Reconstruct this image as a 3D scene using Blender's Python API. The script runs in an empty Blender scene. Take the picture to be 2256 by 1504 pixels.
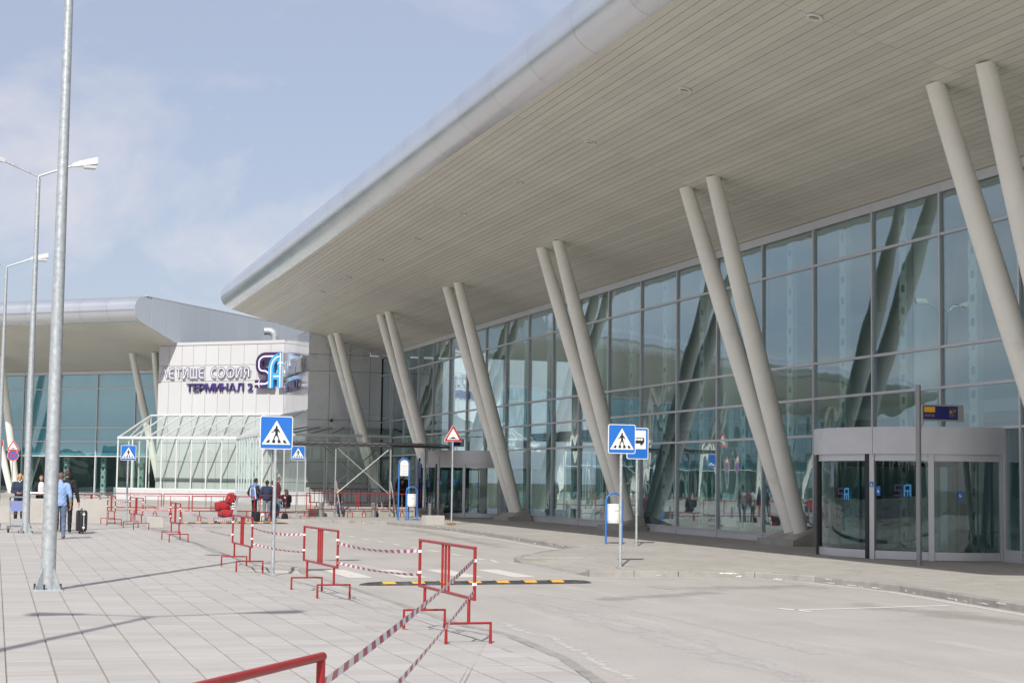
import bpy, bmesh, math, random
from mathutils import Vector, Matrix
random.seed(7)
SC = bpy.context.scene
COL = SC.collection
rad = math.radians
# ------------------------------------------------------------------ camera
FPX, PCX, PCY, EYE = 3700.0, 1128.0, 752.0, 1.80      # focal length / centre in photo pixels, eye height
TH, PITCH, ROLL = rad(16.982), rad(4.7585), 0.0138
_f = Vector((math.sin(TH)*math.cos(PITCH), math.cos(TH)*math.cos(PITCH), math.sin(PITCH)))
_r = Vector((math.cos(TH), -math.sin(TH), 0)); _u = _r.cross(_f)
_c, _s = math.cos(ROLL), math.sin(ROLL)
CR, CU, CF = _r*_c + _u*_s, _u*_c - _r*_s, _f
cam = bpy.data.cameras.new('camera'); camo = bpy.data.objects.new('camera', cam); COL.objects.link(camo)
camo.matrix_world = Matrix(((CR.x, CU.x, -CF.x, 0), (CR.y, CU.y, -CF.y, 0), (CR.z, CU.z, -CF.z, EYE), (0, 0, 0, 1)))
cam.sensor_fit = 'HORIZONTAL'; cam.sensor_width = 36.0; cam.lens = 36.0*FPX/2256.0
cam.clip_start = 0.1; cam.clip_end = 5000
SC.camera = camo
# ------------------------------------------------------------------ sky, sun, exposure
SUN_AZ, SUN_EL = rad(25.0), rad(40.6)                 # shadows fall 25 deg from +Y towards +X
w = bpy.data.worlds.new('World'); SC.world = w; w.use_nodes = True
nt = w.node_tree; nt.nodes.clear()
N = nt.nodes.new; L = nt.links.new
out = N('ShaderNodeOutputWorld'); bg = N('ShaderNodeBackground'); sky = N('ShaderNodeTexSky')
sky.sky_type = 'NISHITA'; sky.sun_disc = False; sky.sun_elevation = SUN_EL; sky.sun_rotation = rad(180) + SUN_AZ
sky.altitude = 500; sky.air_density = 1.0; sky.dust_density = 2.5; sky.ozone_density = 1.0
tc = N('ShaderNodeTexCoord'); sep = N('ShaderNodeSeparateXYZ'); L(tc.outputs['Generated'], sep.inputs[0])
zm = N('ShaderNodeMath'); zm.operation = 'MAXIMUM'; zm.inputs[1].default_value = 0.0; L(sep.outputs[2], zm.inputs[0])
za = N('ShaderNodeMath'); za.operation = 'ADD'; za.inputs[1].default_value = 0.16; L(zm.outputs[0], za.inputs[0])
dv = N('ShaderNodeVectorMath'); dv.operation = 'DIVIDE'; L(tc.outputs['Generated'], dv.inputs[0])
cmb = N('ShaderNodeCombineXYZ')
for i in range(3): L(za.outputs[0], cmb.inputs[i])
L(cmb.outputs[0], dv.inputs[1])
mp = N('ShaderNodeMapping'); mp.inputs['Scale'].default_value = (1.0, 0.55, 1.0); mp.inputs['Rotation'].default_value = (0, 0, 0.5)
mp.inputs['Location'].default_value = (0.35, 1.9, 0)
L(dv.outputs[0], mp.inputs[0])
no = N('ShaderNodeTexNoise'); no.inputs['Scale'].default_value = 1.15; no.inputs['Detail'].default_value = 7; no.inputs['Roughness'].default_value = 0.56
no.inputs['Distortion'].default_value = 0.5
L(mp.outputs[0], no.inputs['Vector'])
cr = N('ShaderNodeValToRGB'); cr.color_ramp.elements[0].position = 0.45; cr.color_ramp.elements[1].position = 0.66
cr.color_ramp.elements[0].color = (0, 0, 0, 1); cr.color_ramp.elements[1].color = (0.9, 0.9, 0.9, 1)
L(no.outputs[0], cr.inputs[0])
# thin high haze over the whole sky, then cloud
hz = N('ShaderNodeMixRGB'); hz.inputs[0].default_value = 0.60; hz.inputs[2].default_value = (4.5, 4.85, 6.05, 1); L(sky.outputs[0], hz.inputs[1])
cl = N('ShaderNodeMixRGB'); cl.inputs[2].default_value = (7.0, 6.65, 6.9, 1); L(cr.outputs[0], cl.inputs[0]); L(hz.outputs[0], cl.inputs[1])
L(cl.outputs[0], bg.inputs[0]); bg.inputs[1].default_value = 0.124; L(bg.outputs[0], out.inputs[0])
sl = bpy.data.lights.new('sun', 'SUN'); sl.energy = 4.6; sl.angle = rad(0.53); sl.color = (1.0, 0.965, 0.91)
so = bpy.data.objects.new('sun', sl); COL.objects.link(so); so.location = (-30, -60, 80)
SUNDIR = Vector((math.sin(SUN_AZ)*math.cos(SUN_EL), math.cos(SUN_AZ)*math.cos(SUN_EL), -math.sin(SUN_EL)))
so.rotation_euler = SUNDIR.to_track_quat('-Z', 'Y').to_euler()
vs = SC.view_settings; vs.view_transform = 'Standard'; vs.look = 'None'; vs.exposure = -0.03; vs.gamma = 1; vs.use_curve_mapping = False
SC.render.engine = 'CYCLES'
cy = SC.cycles
cy.use_denoising = True; cy.max_bounces = 10; cy.transparent_max_bounces = 24; cy.glossy_bounces = 5; cy.diffuse_bounces = 5
cy.caustics_reflective = False; cy.caustics_refractive = False; cy.sample_clamp_indirect = 6

# ------------------------------------------------------------------ pixel helpers (a pixel is only a direction)
def pray(x, y): return CF + CR*((x-PCX)/FPX) - CU*((y-PCY)/FPX)
def onz(x, y, z=0.0):
    d = pray(x, y); t = (z-EYE)/d.z; return Vector((d.x*t, d.y*t, z))
def ony(x, y, Y):
    d = pray(x, y); t = Y/d.y; return Vector((d.x*t, Y, EYE+d.z*t))
# ------------------------------------------------------------------ materials
MATS = {}
def mat(name, col, rough=0.6, metal=0.0, var=0.0, vscale=3.0, vdet=8, rvar=0.1, bump=0.0, bscale=40.0, spec=0.5, alpha=None, stretch=None, dirt=None, rnd=0.0, coat=0.0, trans=0.0):
    if name in MATS: return MATS[name]
    m = bpy.data.materials.new(name); m.use_nodes = True; t = m.node_tree; b = t.nodes['Principled BSDF']
    b.inputs['Base Color'].default_value = (*col, 1); b.inputs['Roughness'].default_value = rough; b.inputs['Metallic'].default_value = metal
    b.inputs['Specular IOR Level'].default_value = spec; b.inputs['Coat Weight'].default_value = coat
    nn, ll = t.nodes.new, t.links.new
    cur = None
    if var or bump or dirt:
        tco = nn('ShaderNodeTexCoord'); mpp = nn('ShaderNodeMapping'); ll(tco.outputs['Object'], mpp.inputs[0])
        if stretch: mpp.inputs['Scale'].default_value = stretch
        vec = mpp.outputs[0]
    if var:
        n1 = nn('ShaderNodeTexNoise'); n1.inputs['Scale'].default_value = vscale; n1.inputs['Detail'].default_value = vdet; n1.inputs['Roughness'].default_value = 0.62
        ll(vec, n1.inputs['Vector'])
        r1 = nn('ShaderNodeMapRange'); r1.inputs[1].default_value = 0.3; r1.inputs[2].default_value = 0.7
        r1.inputs[3].default_value = 1-var; r1.inputs[4].default_value = 1+var; ll(n1.outputs[0], r1.inputs[0])
        mx = nn('ShaderNodeMixRGB'); mx.blend_type = 'MULTIPLY'; mx.inputs[0].default_value = 1; mx.inputs[1].default_value = (*col, 1)
        ll(r1.outputs[0], mx.inputs[2]); cur = mx.outputs[0]
        rr = nn('ShaderNodeMapRange'); rr.inputs[1].default_value = 0.3; rr.inputs[2].default_value = 0.7; rr.inputs[3].default_value = max(0.02, rough-rvar); rr.inputs[4].default_value = min(1, rough+rvar)
        ll(n1.outputs[0], rr.inputs[0]); ll(rr.outputs[0], b.inputs['Roughness'])
    if dirt:
        dcol, dsc, lo, hi = dirt
        n2 = nn('ShaderNodeTexNoise'); n2.inputs['Scale'].default_value = dsc; n2.inputs['Detail'].default_value = 10; n2.inputs['Roughness'].default_value = 0.7
        ll(vec, n2.inputs['Vector'])
        r2 = nn('ShaderNodeMapRange'); r2.inputs[1].default_value = lo; r2.inputs[2].default_value = hi; ll(n2.outputs[0], r2.inputs[0])
        m2 = nn('ShaderNodeMixRGB'); m2.inputs[2].default_value = (*dcol, 1); ll(r2.outputs[0], m2.inputs[0])
        if cur: ll(cur, m2.inputs[1])
        else: m2.inputs[1].default_value = (*col, 1)
        cur = m2.outputs[0]
    if rnd:
        oi = nn('ShaderNodeObjectInfo'); r3 = nn('ShaderNodeMapRange'); r3.inputs[3].default_value = 1-rnd; r3.inputs[4].default_value = 1+rnd
        ll(oi.outputs['Random'], r3.inputs[0]); m3 = nn('ShaderNodeMixRGB'); m3.blend_type = 'MULTIPLY'; m3.inputs[0].default_value = 1
        if cur: ll(cur, m3.inputs[1])
        else: m3.inputs[1].default_value = (*col, 1)
        ll(r3.outputs[0], m3.inputs[2]); cur = m3.outputs[0]
    if cur: ll(cur, b.inputs['Base Color'])
    if bump:
        n4 = nn('ShaderNodeTexNoise'); n4.inputs['Scale'].default_value = bscale; n4.inputs['Detail'].default_value = 6; ll(vec, n4.inputs['Vector'])
        bp = nn('ShaderNodeBump'); bp.inputs['Strength'].default_value = bump; bp.inputs['Distance'].default_value = 0.02
        ll(n4.outputs[0], bp.inputs['Height']); ll(bp.outputs[0], b.inputs['Normal'])
    MATS[name] = m
    return m
def glass(name, tint, base=0.07, grz=0.85, wob=0.25, wscale=0.55, roughness=0.0, zst=0.5):
    m = bpy.data.materials.new(name); m.use_nodes = True; t = m.node_tree; t.nodes.clear(); nn, ll = t.nodes.new, t.links.new
    o = nn('ShaderNodeOutputMaterial'); mx = nn('ShaderNodeMixShader'); tr = nn('ShaderNodeBsdfTransparent'); gl = nn('ShaderNodeBsdfGlossy')
    tr.inputs[0].default_value = (*tint, 1); gl.inputs['Color'].default_value = (0.87, 0.97, 1.0, 1); gl.inputs['Roughness'].default_value = roughness
    lw = nn('ShaderNodeLayerWeight'); lw.inputs['Blend'].default_value = 0.5
    pw = nn('ShaderNodeMath'); pw.operation = 'POWER'; pw.inputs[1].default_value = 4.0; ll(lw.outputs['Facing'], pw.inputs[0])
    ma = nn('ShaderNodeMath'); ma.operation = 'MULTIPLY_ADD'; ma.inputs[1].default_value = grz; ma.inputs[2].default_value = base; ll(pw.outputs[0], ma.inputs[0])
    if wob:
        tco = nn('ShaderNodeTexCoord'); oi = nn('ShaderNodeObjectInfo'); va = nn('ShaderNodeVectorMath'); va.operation = 'MULTIPLY_ADD'
        cb = nn('ShaderNodeCombineXYZ'); sc1 = nn('ShaderNodeMath'); sc1.operation = 'MULTIPLY'; sc1.inputs[1].default_value = 37.0
        ll(oi.outputs['Random'], sc1.inputs[0]); ll(sc1.outputs[0], cb.inputs[0]); ll(sc1.outputs[0], cb.inputs[2])
        va.inputs[1].default_value = (1, 1, zst); ll(tco.outputs['Object'], va.inputs[0]); ll(cb.outputs[0], va.inputs[2])
        nz = nn('ShaderNodeTexNoise'); nz.inputs['Scale'].default_value = wscale; nz.inputs['Detail'].default_value = 1.5; ll(va.outputs[0], nz.inputs['Vector'])
        bp = nn('ShaderNodeBump'); bp.inputs['Strength'].default_value = wob; bp.inputs['Distance'].default_value = 0.05
        ll(nz.outputs[0], bp.inputs['Height']); ll(bp.outputs[0], gl.inputs['Normal'])
    ll(ma.outputs[0], mx.inputs[0]); ll(tr.outputs[0], mx.inputs[1]); ll(gl.outputs[0], mx.inputs[2]); ll(mx.outputs[0], o.inputs[0])
    MATS[name] = m
    return m
def striped(name, c1, c2, n, rough=0.45, slant=0.0):
    m = bpy.data.materials.new(name); m.use_nodes = True; t = m.node_tree; b = t.nodes['Principled BSDF']; nn, ll = t.nodes.new, t.links.new
    uv = nn('ShaderNodeUVMap'); sp = nn('ShaderNodeSeparateXYZ'); ll(uv.outputs[0], sp.inputs[0])
    ma = nn('ShaderNodeMath'); ma.operation = 'MULTIPLY_ADD'; ma.inputs[1].default_value = slant; ll(sp.outputs[1], ma.inputs[0]); ll(sp.outputs[0], ma.inputs[2])
    fr = nn('ShaderNodeMath'); fr.operation = 'FRACT'; ml = nn('ShaderNodeMath'); ml.operation = 'MULTIPLY'; ml.inputs[1].default_value = n
    ll(ma.outputs[0], ml.inputs[0]); ll(ml.outputs[0], fr.inputs[0])
    gt = nn('ShaderNodeMath'); gt.operation = 'GREATER_THAN'; gt.inputs[1].default_value = 0.5; ll(fr.outputs[0], gt.inputs[0])
    mx = nn('ShaderNodeMixRGB'); mx.inputs[1].default_value = (*c1, 1); mx.inputs[2].default_value = (*c2, 1); ll(gt.outputs[0], mx.inputs[0])
    ll(mx.outputs[0], b.inputs['Base Color']); b.inputs['Roughness'].default_value = rough
    MATS[name] = m
    return m
# ------------------------------------------------------------------ mesh builder
class MB:
    def __init__(s): s.v, s.f, s.m, s.uv = [], [], [], None
    def add(s, vs_, fs, mi=0):
        b = len(s.v); s.v += [tuple(v) for v in vs_]; s.f += [tuple(b+i for i in f) for f in fs]; s.m += [mi]*len(fs); return s
    def box(s, x0, y0, z0, x1, y1, z1, mi=0):
        v = [(x, y, z) for z in (z0, z1) for y in (y0, y1) for x in (x0, x1)]
        return s.add(v, [(0, 2, 3, 1), (4, 5, 7, 6), (0, 1, 5, 4), (2, 6, 7, 3), (0, 4, 6, 2), (1, 3, 7, 5)], mi)
    def cbox(s, c, sz, mi=0):
        return s.box(c[0]-sz[0]/2, c[1]-sz[1]/2, c[2]-sz[2]/2, c[0]+sz[0]/2, c[1]+sz[1]/2, c[2]+sz[2]/2, mi)
    def bbox(s, c, sz, bev, mi=0):          # box with chamfered vertical and top edges
        x, y, z = sz[0]/2, sz[1]/2, sz[2]/2; rings = []
        for zz, k in ((-z, 0), (z-bev, 0), (z, bev)):
            xx, yy, b = x-k, y-k, bev
            rings.append([(c[0]+a, c[1]+d, c[2]+zz) for a, d in ((xx-b, yy), (-xx+b, yy), (-xx, yy-b), (-xx, -yy+b), (-xx+b, -yy), (xx-b, -yy), (xx, -yy+b), (xx, yy-b))])
        return s.rings(rings, mi)
    def rings(s, rs, mi=0, cap=True, closed=False):
        n = len(rs[0]); v = [p for r in rs for p in r]; f = []
        for i in range(len(rs)-1):
            for j in range(n):
                k = (j+1) % n; f.append((i*n+j, i*n+k, (i+1)*n+k, (i+1)*n+j))
        if cap: f += [tuple(range(n))[::-1], tuple((len(rs)-1)*n+i for i in range(n))]
        return s.add(v, f, mi)
    def tube(s, pts, r, n=10, mi=0, cap=True, ell=None):
        P = [Vector(p) for p in pts]; R = r if isinstance(r, (list, tuple)) else [r]*len(P)
        rs = []; t0 = (P[1]-P[0]).normalized(); a = t0.orthogonal().normalized() if ell is None else Vector(ell[0]); a = (a-t0*a.dot(t0)).normalized()
        for i, p in enumerate(P):
            if i == 0: t = P[1]-P[0]
            elif i == len(P)-1: t = P[i]-P[i-1]
            else: t = (P[i+1]-P[i]).normalized()+(P[i]-P[i-1]).normalized()
            t.normalize(); a = (a-t*a.dot(t)).normalized(); b = t.cross(a); k = 1.0 if ell is None else ell[1]
            sc_ = 1.0
            if 0 < i < len(P)-1:
                ca = (P[i+1]-P[i]).normalized().dot(t); sc_ = 1/max(ca, 0.5)
            rs.append([p+(a*math.cos(q)+b*math.sin(q)*k)*R[i]*(1 if sc_ == 1 else 1.0) for q in [2*math.pi*j/n for j in range(n)]])
        return s.rings(rs, mi, cap)
    def cyl(s, c, r, z0, z1, n=16, mi=0, r2=None): return s.tube([(c[0], c[1], z0), (c[0], c[1], z1)], [r, r if r2 is None else r2], n, mi)
    def prism(s, poly, z0, z1, mi=0):
        n = len(poly); v = [(*p[:2], z0) for p in poly]+[(*p[:2], z1) for p in poly]
        return s.add(v, [tuple(range(n))[::-1], tuple(range(n, 2*n))]+[(i, (i+1) % n, n+(i+1) % n, n+i) for i in range(n)], mi)
    def poly3(s, pts, thick, mi=0):          # planar polygon extruded along its normal
        P = [Vector(p) for p in pts]; nrm = (P[1]-P[0]).cross(P[2]-P[0]).normalized()*thick; n = len(P)
        return s.add(P+[p+nrm for p in P], [tuple(range(n))[::-1], tuple(range(n, 2*n))]+[(i, (i+1) % n, n+(i+1) % n, n+i) for i in range(n)], mi)
    def ell(s, c, r, nu=12, nv=8, mi=0, M=None):
        rs = []
        for i in range(1, nv):
            a = math.pi*i/nv
            ring = [Vector((r[0]*math.sin(a)*math.cos(q), r[1]*math.sin(a)*math.sin(q), -r[2]*math.cos(a))) for q in [2*math.pi*j/nu for j in range(nu)]]
            rs.append([Vector(c)+(M @ p if M else p) for p in ring])
        return s.rings(rs, mi)
    def mesh(s, name):
        me = bpy.data.meshes.new(name); me.from_pydata(s.v, [], s.f); me.polygons.foreach_set('material_index', s.m)
        bm = bmesh.new(); bm.from_mesh(me); bmesh.ops.recalc_face_normals(bm, faces=bm.faces); bm.to_mesh(me); bm.free(); me.update()
        return me
def obj(name, me, mats, parent=None, loc=None, rot=None, smooth=False, label=None, kind=None):
    if isinstance(me, MB): me = me.mesh(name)
    if mats is not None and not len(me.materials):
        for m in (mats if isinstance(mats, (list, tuple)) else [mats]): me.materials.append(m)
    if smooth:
        if smooth is True: me.shade_smooth()
        else:
            me.shade_smooth()
            bm = bmesh.new(); bm.from_mesh(me)
            for e in bm.edges:
                if len(e.link_faces) == 2 and e.calc_face_angle(0) > smooth: e.smooth = False
            bm.to_mesh(me); bm.free()
    o = bpy.data.objects.new(name, me); COL.objects.link(o)
    if parent: o.parent = parent
    if loc is not None: o.location = loc
    if rot is not None: o.rotation_euler = rot if isinstance(rot, (tuple, list)) else (0, 0, rot)
    if label: o['label'] = label
    if kind: o['kind'] = kind
    return o
def thing(name, label, cat, loc=(0, 0, 0), rz=0.0, group=None):
    o = bpy.data.objects.new(name, None); COL.objects.link(o); o.empty_display_size = 0.2
    o.location = loc; o.rotation_euler = (0, 0, rz); o['label'] = label; o['category'] = cat
    if group: o['group'] = group
    return o
def tag(o, label, cat, group=None):
    o['label'] = label; o['category'] = cat
    if group: o['group'] = group
    return o
def dup(o, parent=None, loc=None, rz=None, label=None):
    c = o.copy(); COL.objects.link(c); c.parent = parent
    if loc is not None: c.location = loc
    if rz is not None: c.rotation_euler = (0, 0, rz)
    if label: c['label'] = label
    for ch in list(o.children): dup(ch, c)
    return c
def sstep(a, b, x):
    t = max(0.0, min(1.0, (x-a)/(b-a))); return t*t*(3-2*t)
# ------------------------------------------------------------------ palette
ALU = mat('brushed_aluminium_frame', (0.58, 0.59, 0.61), 0.42, 0.3, var=0.06, vscale=2)
NOSE = mat('bare_aluminium_sheet', (0.68, 0.71, 0.755), 0.22, 0.78, var=0.03, vscale=0.8, vdet=1, rvar=0.03, rnd=0.03)
SLAT = mat('cream_ceiling_slat', (0.69, 0.672, 0.60), 0.45, 0.0, var=0.06, vscale=0.35, rnd=0.06)
DARK = mat('dark_gap', (0.05, 0.045, 0.04), 0.9)
CREAM = mat('cream_painted_steel', (0.90, 0.89, 0.82), 0.38, 0.0, var=0.05, vscale=1.1, dirt=((0.66, 0.64, 0.57), 1.6, 0.58, 0.88))
WPANEL = mat('white_cladding_panel', (0.575, 0.575, 0.58), 0.34, 0.0, var=0.02, vscale=0.4, vdet=2, rvar=0.02, rnd=0.02)
GPANEL = mat('silver_cladding_panel', (0.70, 0.71, 0.735), 0.27, 0.25, var=0.03, vscale=0.6, vdet=1, rvar=0.03, rnd=0.03)
SPANEL = mat('glossy_silver_panel', (0.66, 0.67, 0.69), 0.13, 0.55, var=0.02, vscale=0.6, vdet=1, rvar=0.02, rnd=0.03)
WFRAME = mat('white_frame', (0.70, 0.71, 0.72), 0.4, 0.1, var=0.03)
CONC = mat('weathered_concrete', (0.36, 0.345, 0.315), 0.85, var=0.16, vscale=2.2, bump=0.35, bscale=35, dirt=((0.19, 0.18, 0.165), 1.4, 0.54, 0.78))
CONCP = mat('pale_precast_concrete', (0.47, 0.45, 0.42), 0.8, var=0.08, vscale=3, bump=0.2, bscale=60, dirt=((0.34, 0.325, 0.30), 2.5, 0.58, 0.8))
KERB = mat('kerb_stone', (0.33, 0.315, 0.29), 0.85, var=0.15, vscale=3, bump=0.4, bscale=45, rnd=0.07, dirt=((0.17, 0.165, 0.155), 2.3, 0.55, 0.75))
PAINT = mat('worn_white_paint', (0.66, 0.63, 0.57), 0.7, var=0.07, vscale=6, dirt=((0.40, 0.37, 0.33), 5.0, 0.56, 0.70))
KPAINT = mat('chipped_white_kerb_paint', (0.78, 0.77, 0.74), 0.7, var=0.05, vscale=8)
GALV = mat('galvanised_steel', (0.50, 0.535, 0.55), 0.40, 0.5, var=0.16, vscale=14, dirt=((0.70, 0.73, 0.73), 9.0, 0.60, 0.72))
STEEL = mat('stainless_steel', (0.58, 0.58, 0.60), 0.25, 0.9)
RED = mat('red_barrier_paint', (0.32, 0.018, 0.019), 0.36, 0.0, var=0.18, vscale=9, dirt=((0.20, 0.07, 0.05), 16, 0.60, 0.70))
BLUEP = mat('blue_tube_paint', (0.035, 0.17, 0.50), 0.35, var=0.06)
SIGNB = mat('sign_blue', (0.022, 0.16, 0.56), 0.35, var=0.03, spec=0.4)
SIGNW = mat('sign_white', (0.80, 0.80, 0.78), 0.35)
SIGNR = mat('sign_red', (0.55, 0.03, 0.03), 0.35)
BLACK = mat('black_paint', (0.018, 0.018, 0.020), 0.5)
RUBBER = mat('black_rubber', (0.045, 0.045, 0.048), 0.75, var=0.3, vscale=8, dirt=((0.16, 0.15, 0.14), 3, 0.5, 0.8))
YEL = mat('yellow_reflective', (0.80, 0.43, 0.06), 0.5, var=0.12, vscale=8)
NAVY = mat('navy_letter', (0.06, 0.035, 0.17), 0.4)
NAVY2 = mat('dark_navy_logo', (0.045, 0.02, 0.10), 0.4)
SKYB = mat('light_blue_logo', (0.06, 0.37, 0.80), 0.4)
DEPB = mat('departures_blue', (0.014, 0.018, 0.14), 0.3)
DEPY = mat('departures_yellow', (0.85, 0.47, 0.03), 0.4)
INTF = mat('interior_floor', (0.55, 0.54, 0.50), 0.25)
INTW = mat('interior_wall', (0.50, 0.52, 0.52), 0.7, var=0.2, vscale=0.2)
INTC = mat('interior_ceiling', (0.65, 0.65, 0.63), 0.7)
POST = mat('pale_green_steel', (0.74, 0.76, 0.68), 0.45)
TEAL = mat('teal_roller_blind', (0.28, 0.68, 0.82), 0.7, var=0.04, vscale=0.3)
GLS = glass('tinted_facade_glass', (0.82, 0.93, 0.94), base=0.165, grz=0.80, wob=0.25, wscale=0.5)
GLC = glass('clear_green_glass', (0.94, 0.98, 0.955), base=0.06, grz=0.5, wob=0.10)
ROOFM = mat('roof_membrane', (0.35, 0.35, 0.35), 0.7)
TMPS = bpy.data.scenes.new('scratch')       # small side scene for evaluating glyphs and bodies quickly
def evalmesh(o):
    with bpy.context.temp_override(scene=TMPS, view_layer=TMPS.view_layers[0]):
        dg = bpy.context.evaluated_depsgraph_get(); dg.update()
        return bpy.data.meshes.new_from_object(o.evaluated_get(dg))
# ================================================================== GROUND
def ground_mat(name, col, streak=(6.0, 1.2), amp=0.10, island=0.0, patches=(), rough=0.85, bump=0.25, bs=60, fine=0.05, grain=0.06):
    m = bpy.data.materials.new(name); m.use_nodes = True; t = m.node_tree; b = t.nodes['Principled BSDF']; nn, ll = t.nodes.new, t.links.new
    g = nn('ShaderNodeNewGeometry'); pos = g.outputs['Position']
    def noise(scale, st, det=8, ro=0.62, off=0):
        mp_ = nn('ShaderNodeMapping'); mp_.inputs['Scale'].default_value = st; mp_.inputs['Location'].default_value = (off, off*1.7, 0); ll(pos, mp_.inputs[0])
        n_ = nn('ShaderNodeTexNoise'); n_.inputs['Scale'].default_value = scale; n_.inputs['Detail'].default_value = det; n_.inputs['Roughness'].default_value = ro
        ll(mp_.outputs[0], n_.inputs['Vector']); return n_.outputs[0]
    def rng(src, a, b_, lo, hi):
        r = nn('ShaderNodeMapRange'); r.inputs[1].default_value = a; r.inputs[2].default_value = b_; r.inputs[3].default_value = lo; r.inputs[4].default_value = hi; ll(src, r.inputs[0]); return r.outputs[0]
    def mulc(c, f):
        x = nn('ShaderNodeMixRGB'); x.blend_type = 'MULTIPLY'; x.inputs[0].default_value = 1
        if isinstance(c, tuple): x.inputs[1].default_value = (*c, 1)
        else: ll(c, x.inputs[1])
        ll(f, x.inputs[2]); return x.outputs[0]
    cur = mulc(col, rng(noise(0.35, (1, 1, 1)), 0.3, 0.7, 1-amp, 1+amp))
    cur = mulc(cur, rng(noise(1.0, (streak[1], streak[0], 1), off=5), 0.3, 0.7, 1-fine, 1+fine))
    cur = mulc(cur, rng(noise(26, (1, 1, 1), 10, 0.8, 3), 0.3, 0.7, 1-grain, 1+grain))
    if island:
        oi = nn('ShaderNodeObjectInfo'); ad = nn('ShaderNodeMath'); ad.operation = 'ADD'; ll(g.outputs['Random Per Island'], ad.inputs[0]); ll(oi.outputs['Random'], ad.inputs[1])
        fr = nn('ShaderNodeMath'); fr.operation = 'FRACT'; ll(ad.outputs[0], fr.inputs[0])
        cur = mulc(cur, rng(fr.outputs[0], 0, 1, 1-island, 1+island))
    for (pc, sc_, st, lo, hi, mx_, off) in patches:
        x = nn('ShaderNodeMixRGB'); x.inputs[2].default_value = (*pc, 1); ll(rng(noise(sc_, st, 9, 0.66, off), lo, hi, 0, mx_), x.inputs[0]); ll(cur, x.inputs[1]); cur = x.outputs[0]
    ll(cur, b.inputs['Base Color']); b.inputs['Roughness'].default_value = rough; b.inputs['Specular IOR Level'].default_value = 0.3
    bp = nn('ShaderNodeBump'); bp.inputs['Strength'].default_value = bump; bp.inputs['Distance'].default_value = 0.01; ll(noise(bs, (1, 1, 1), 5), bp.inputs['Height']); ll(bp.outputs[0], b.inputs['Normal'])
    MATS[name] = m
    return m
ASPH = ground_mat('faded_asphalt', (0.42, 0.398, 0.372), streak=(0.25, 1.6), amp=0.07, fine=0.06, grain=0.16, patches=(((0.56, 0.53, 0.50), 0.9, (1.3, 0.16, 1), 0.57, 0.72, 0.7, 11), ((0.29, 0.27, 0.245), 0.5, (1, 0.7, 1), 0.60, 0.80, 0.6, 3)), bump=0.4, bs=90)
SLABM = ground_mat('grey_paving_slab', (0.445, 0.427, 0.402), streak=(9.0, 0.7), amp=0.05, fine=0.085, island=0.06, patches=(((0.51, 0.47, 0.41), 1.6, (0.5, 3, 1), 0.56, 0.74, 0.6, 7), ((0.33, 0.315, 0.30), 0.55, (1, 1.6, 1), 0.60, 0.80, 0.45, 23), ((0.27, 0.26, 0.25), 22.0, (1, 1, 1), 0.73, 0.77, 0.5, 31)), bump=0.3, bs=50)
SLABS2 = ground_mat('pavement_slab', (0.39, 0.372, 0.342), streak=(8.0, 0.8), amp=0.06, fine=0.08, island=0.05, patches=(((0.27, 0.255, 0.23), 0.8, (1, 0.5, 1), 0.58, 0.80, 0.5, 17),), bump=0.3, bs=50)
JOINT = ground_mat('sandy_joint', (0.29, 0.265, 0.225), amp=0.15, bump=0.5)
FIELD = ground_mat('far_ground', (0.13, 0.135, 0.095), amp=0.12, bump=0.2)

def struct(o, kind='structure'): o['kind'] = kind; return o
struct(obj('ground', MB().add([(-900, -600, -0.06), (900, -600, -0.06), (900, 1500, -0.06), (-900, 1500, -0.06)], [(0, 1, 2, 3)]), FIELD))
struct(obj('road', MB().add([(-60, -40, 0), (24, -40, 0), (24, 160, 0), (-60, 160, 0)], [(0, 1, 2, 3)]), ASPH))

CARP = ground_mat('car_park_asphalt', (0.10, 0.10, 0.10), amp=0.15, bump=0.4, bs=80)
struct(obj('car_park', MB().add([(-140, -80, 0.02), (-13, -80, 0.02), (-13, 60, 0.02), (-60, 108, 0.02), (-140, 108, 0.02)], [(0, 1, 2, 3, 4)]), CARP))
# unseen tree belt added past the car park to darken roof-edge and glass reflections
_r = random.Random(5); tb = MB()
for i in range(520):
    a = _r.uniform(-0.2, 2.1); R_ = _r.uniform(190, 260); x, y = -R_*math.cos(a*0.9-0.5), 40+R_*math.sin(a*1.2-1.2); s_ = _r.uniform(3.5, 8)
    M_ = Matrix.Rotation(_r.uniform(0, 3), 3, 'Z') @ Matrix.Rotation(_r.uniform(-.4, .4), 3, 'X')
    if x > -110: continue
    s_ *= 0.62; tb.ell((x, y, _r.uniform(0.5, 3.0)), (s_, s_*_r.uniform(.7, 1.1), s_*_r.uniform(.7, 1.3)), 7, 5, M=M_)
tbo = obj('added_tree_belt', tb, mat('dark_foliage', (0.05, 0.065, 0.035), 0.9, var=0.35, vscale=0.4, bump=0.8, bscale=2)); tbo['kind'] = 'stuff'
PLAZA = [(4.2, 2), (4.75, 8), (5.0, 13.4), (5.35, 15.4), (5.65, 19.2), (5.75, 26.9), (5.70, 31.8), (4.95, 34.2), (5.0, 45), (5.05, 60.0), (4.6, 63.0), (2.5, 65.4), (-26, 66)]
WALK = [(12.4, 3), (13.55, 15), (14.37, 21.3), (14.95, 25.9), (14.72, 28.6), (14.1, 29.9), (12.7, 30.36), (10.97, 30.62), (11.2, 36.3), (12.7, 39.0), (14.6, 41.8), (15.3, 50.0), (15.72, 58.1), (15.15, 66.5), (14.4, 67.9), (12.2, 68.6), (11.2, 69.6), (10.9, 75.4)]
def zplaza(x, y):
    return 0.12-0.10*sstep(3.7, 5.6, x)*(sstep(17.5, 20.5, y) if y < 31.8 else 0.0)
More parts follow.
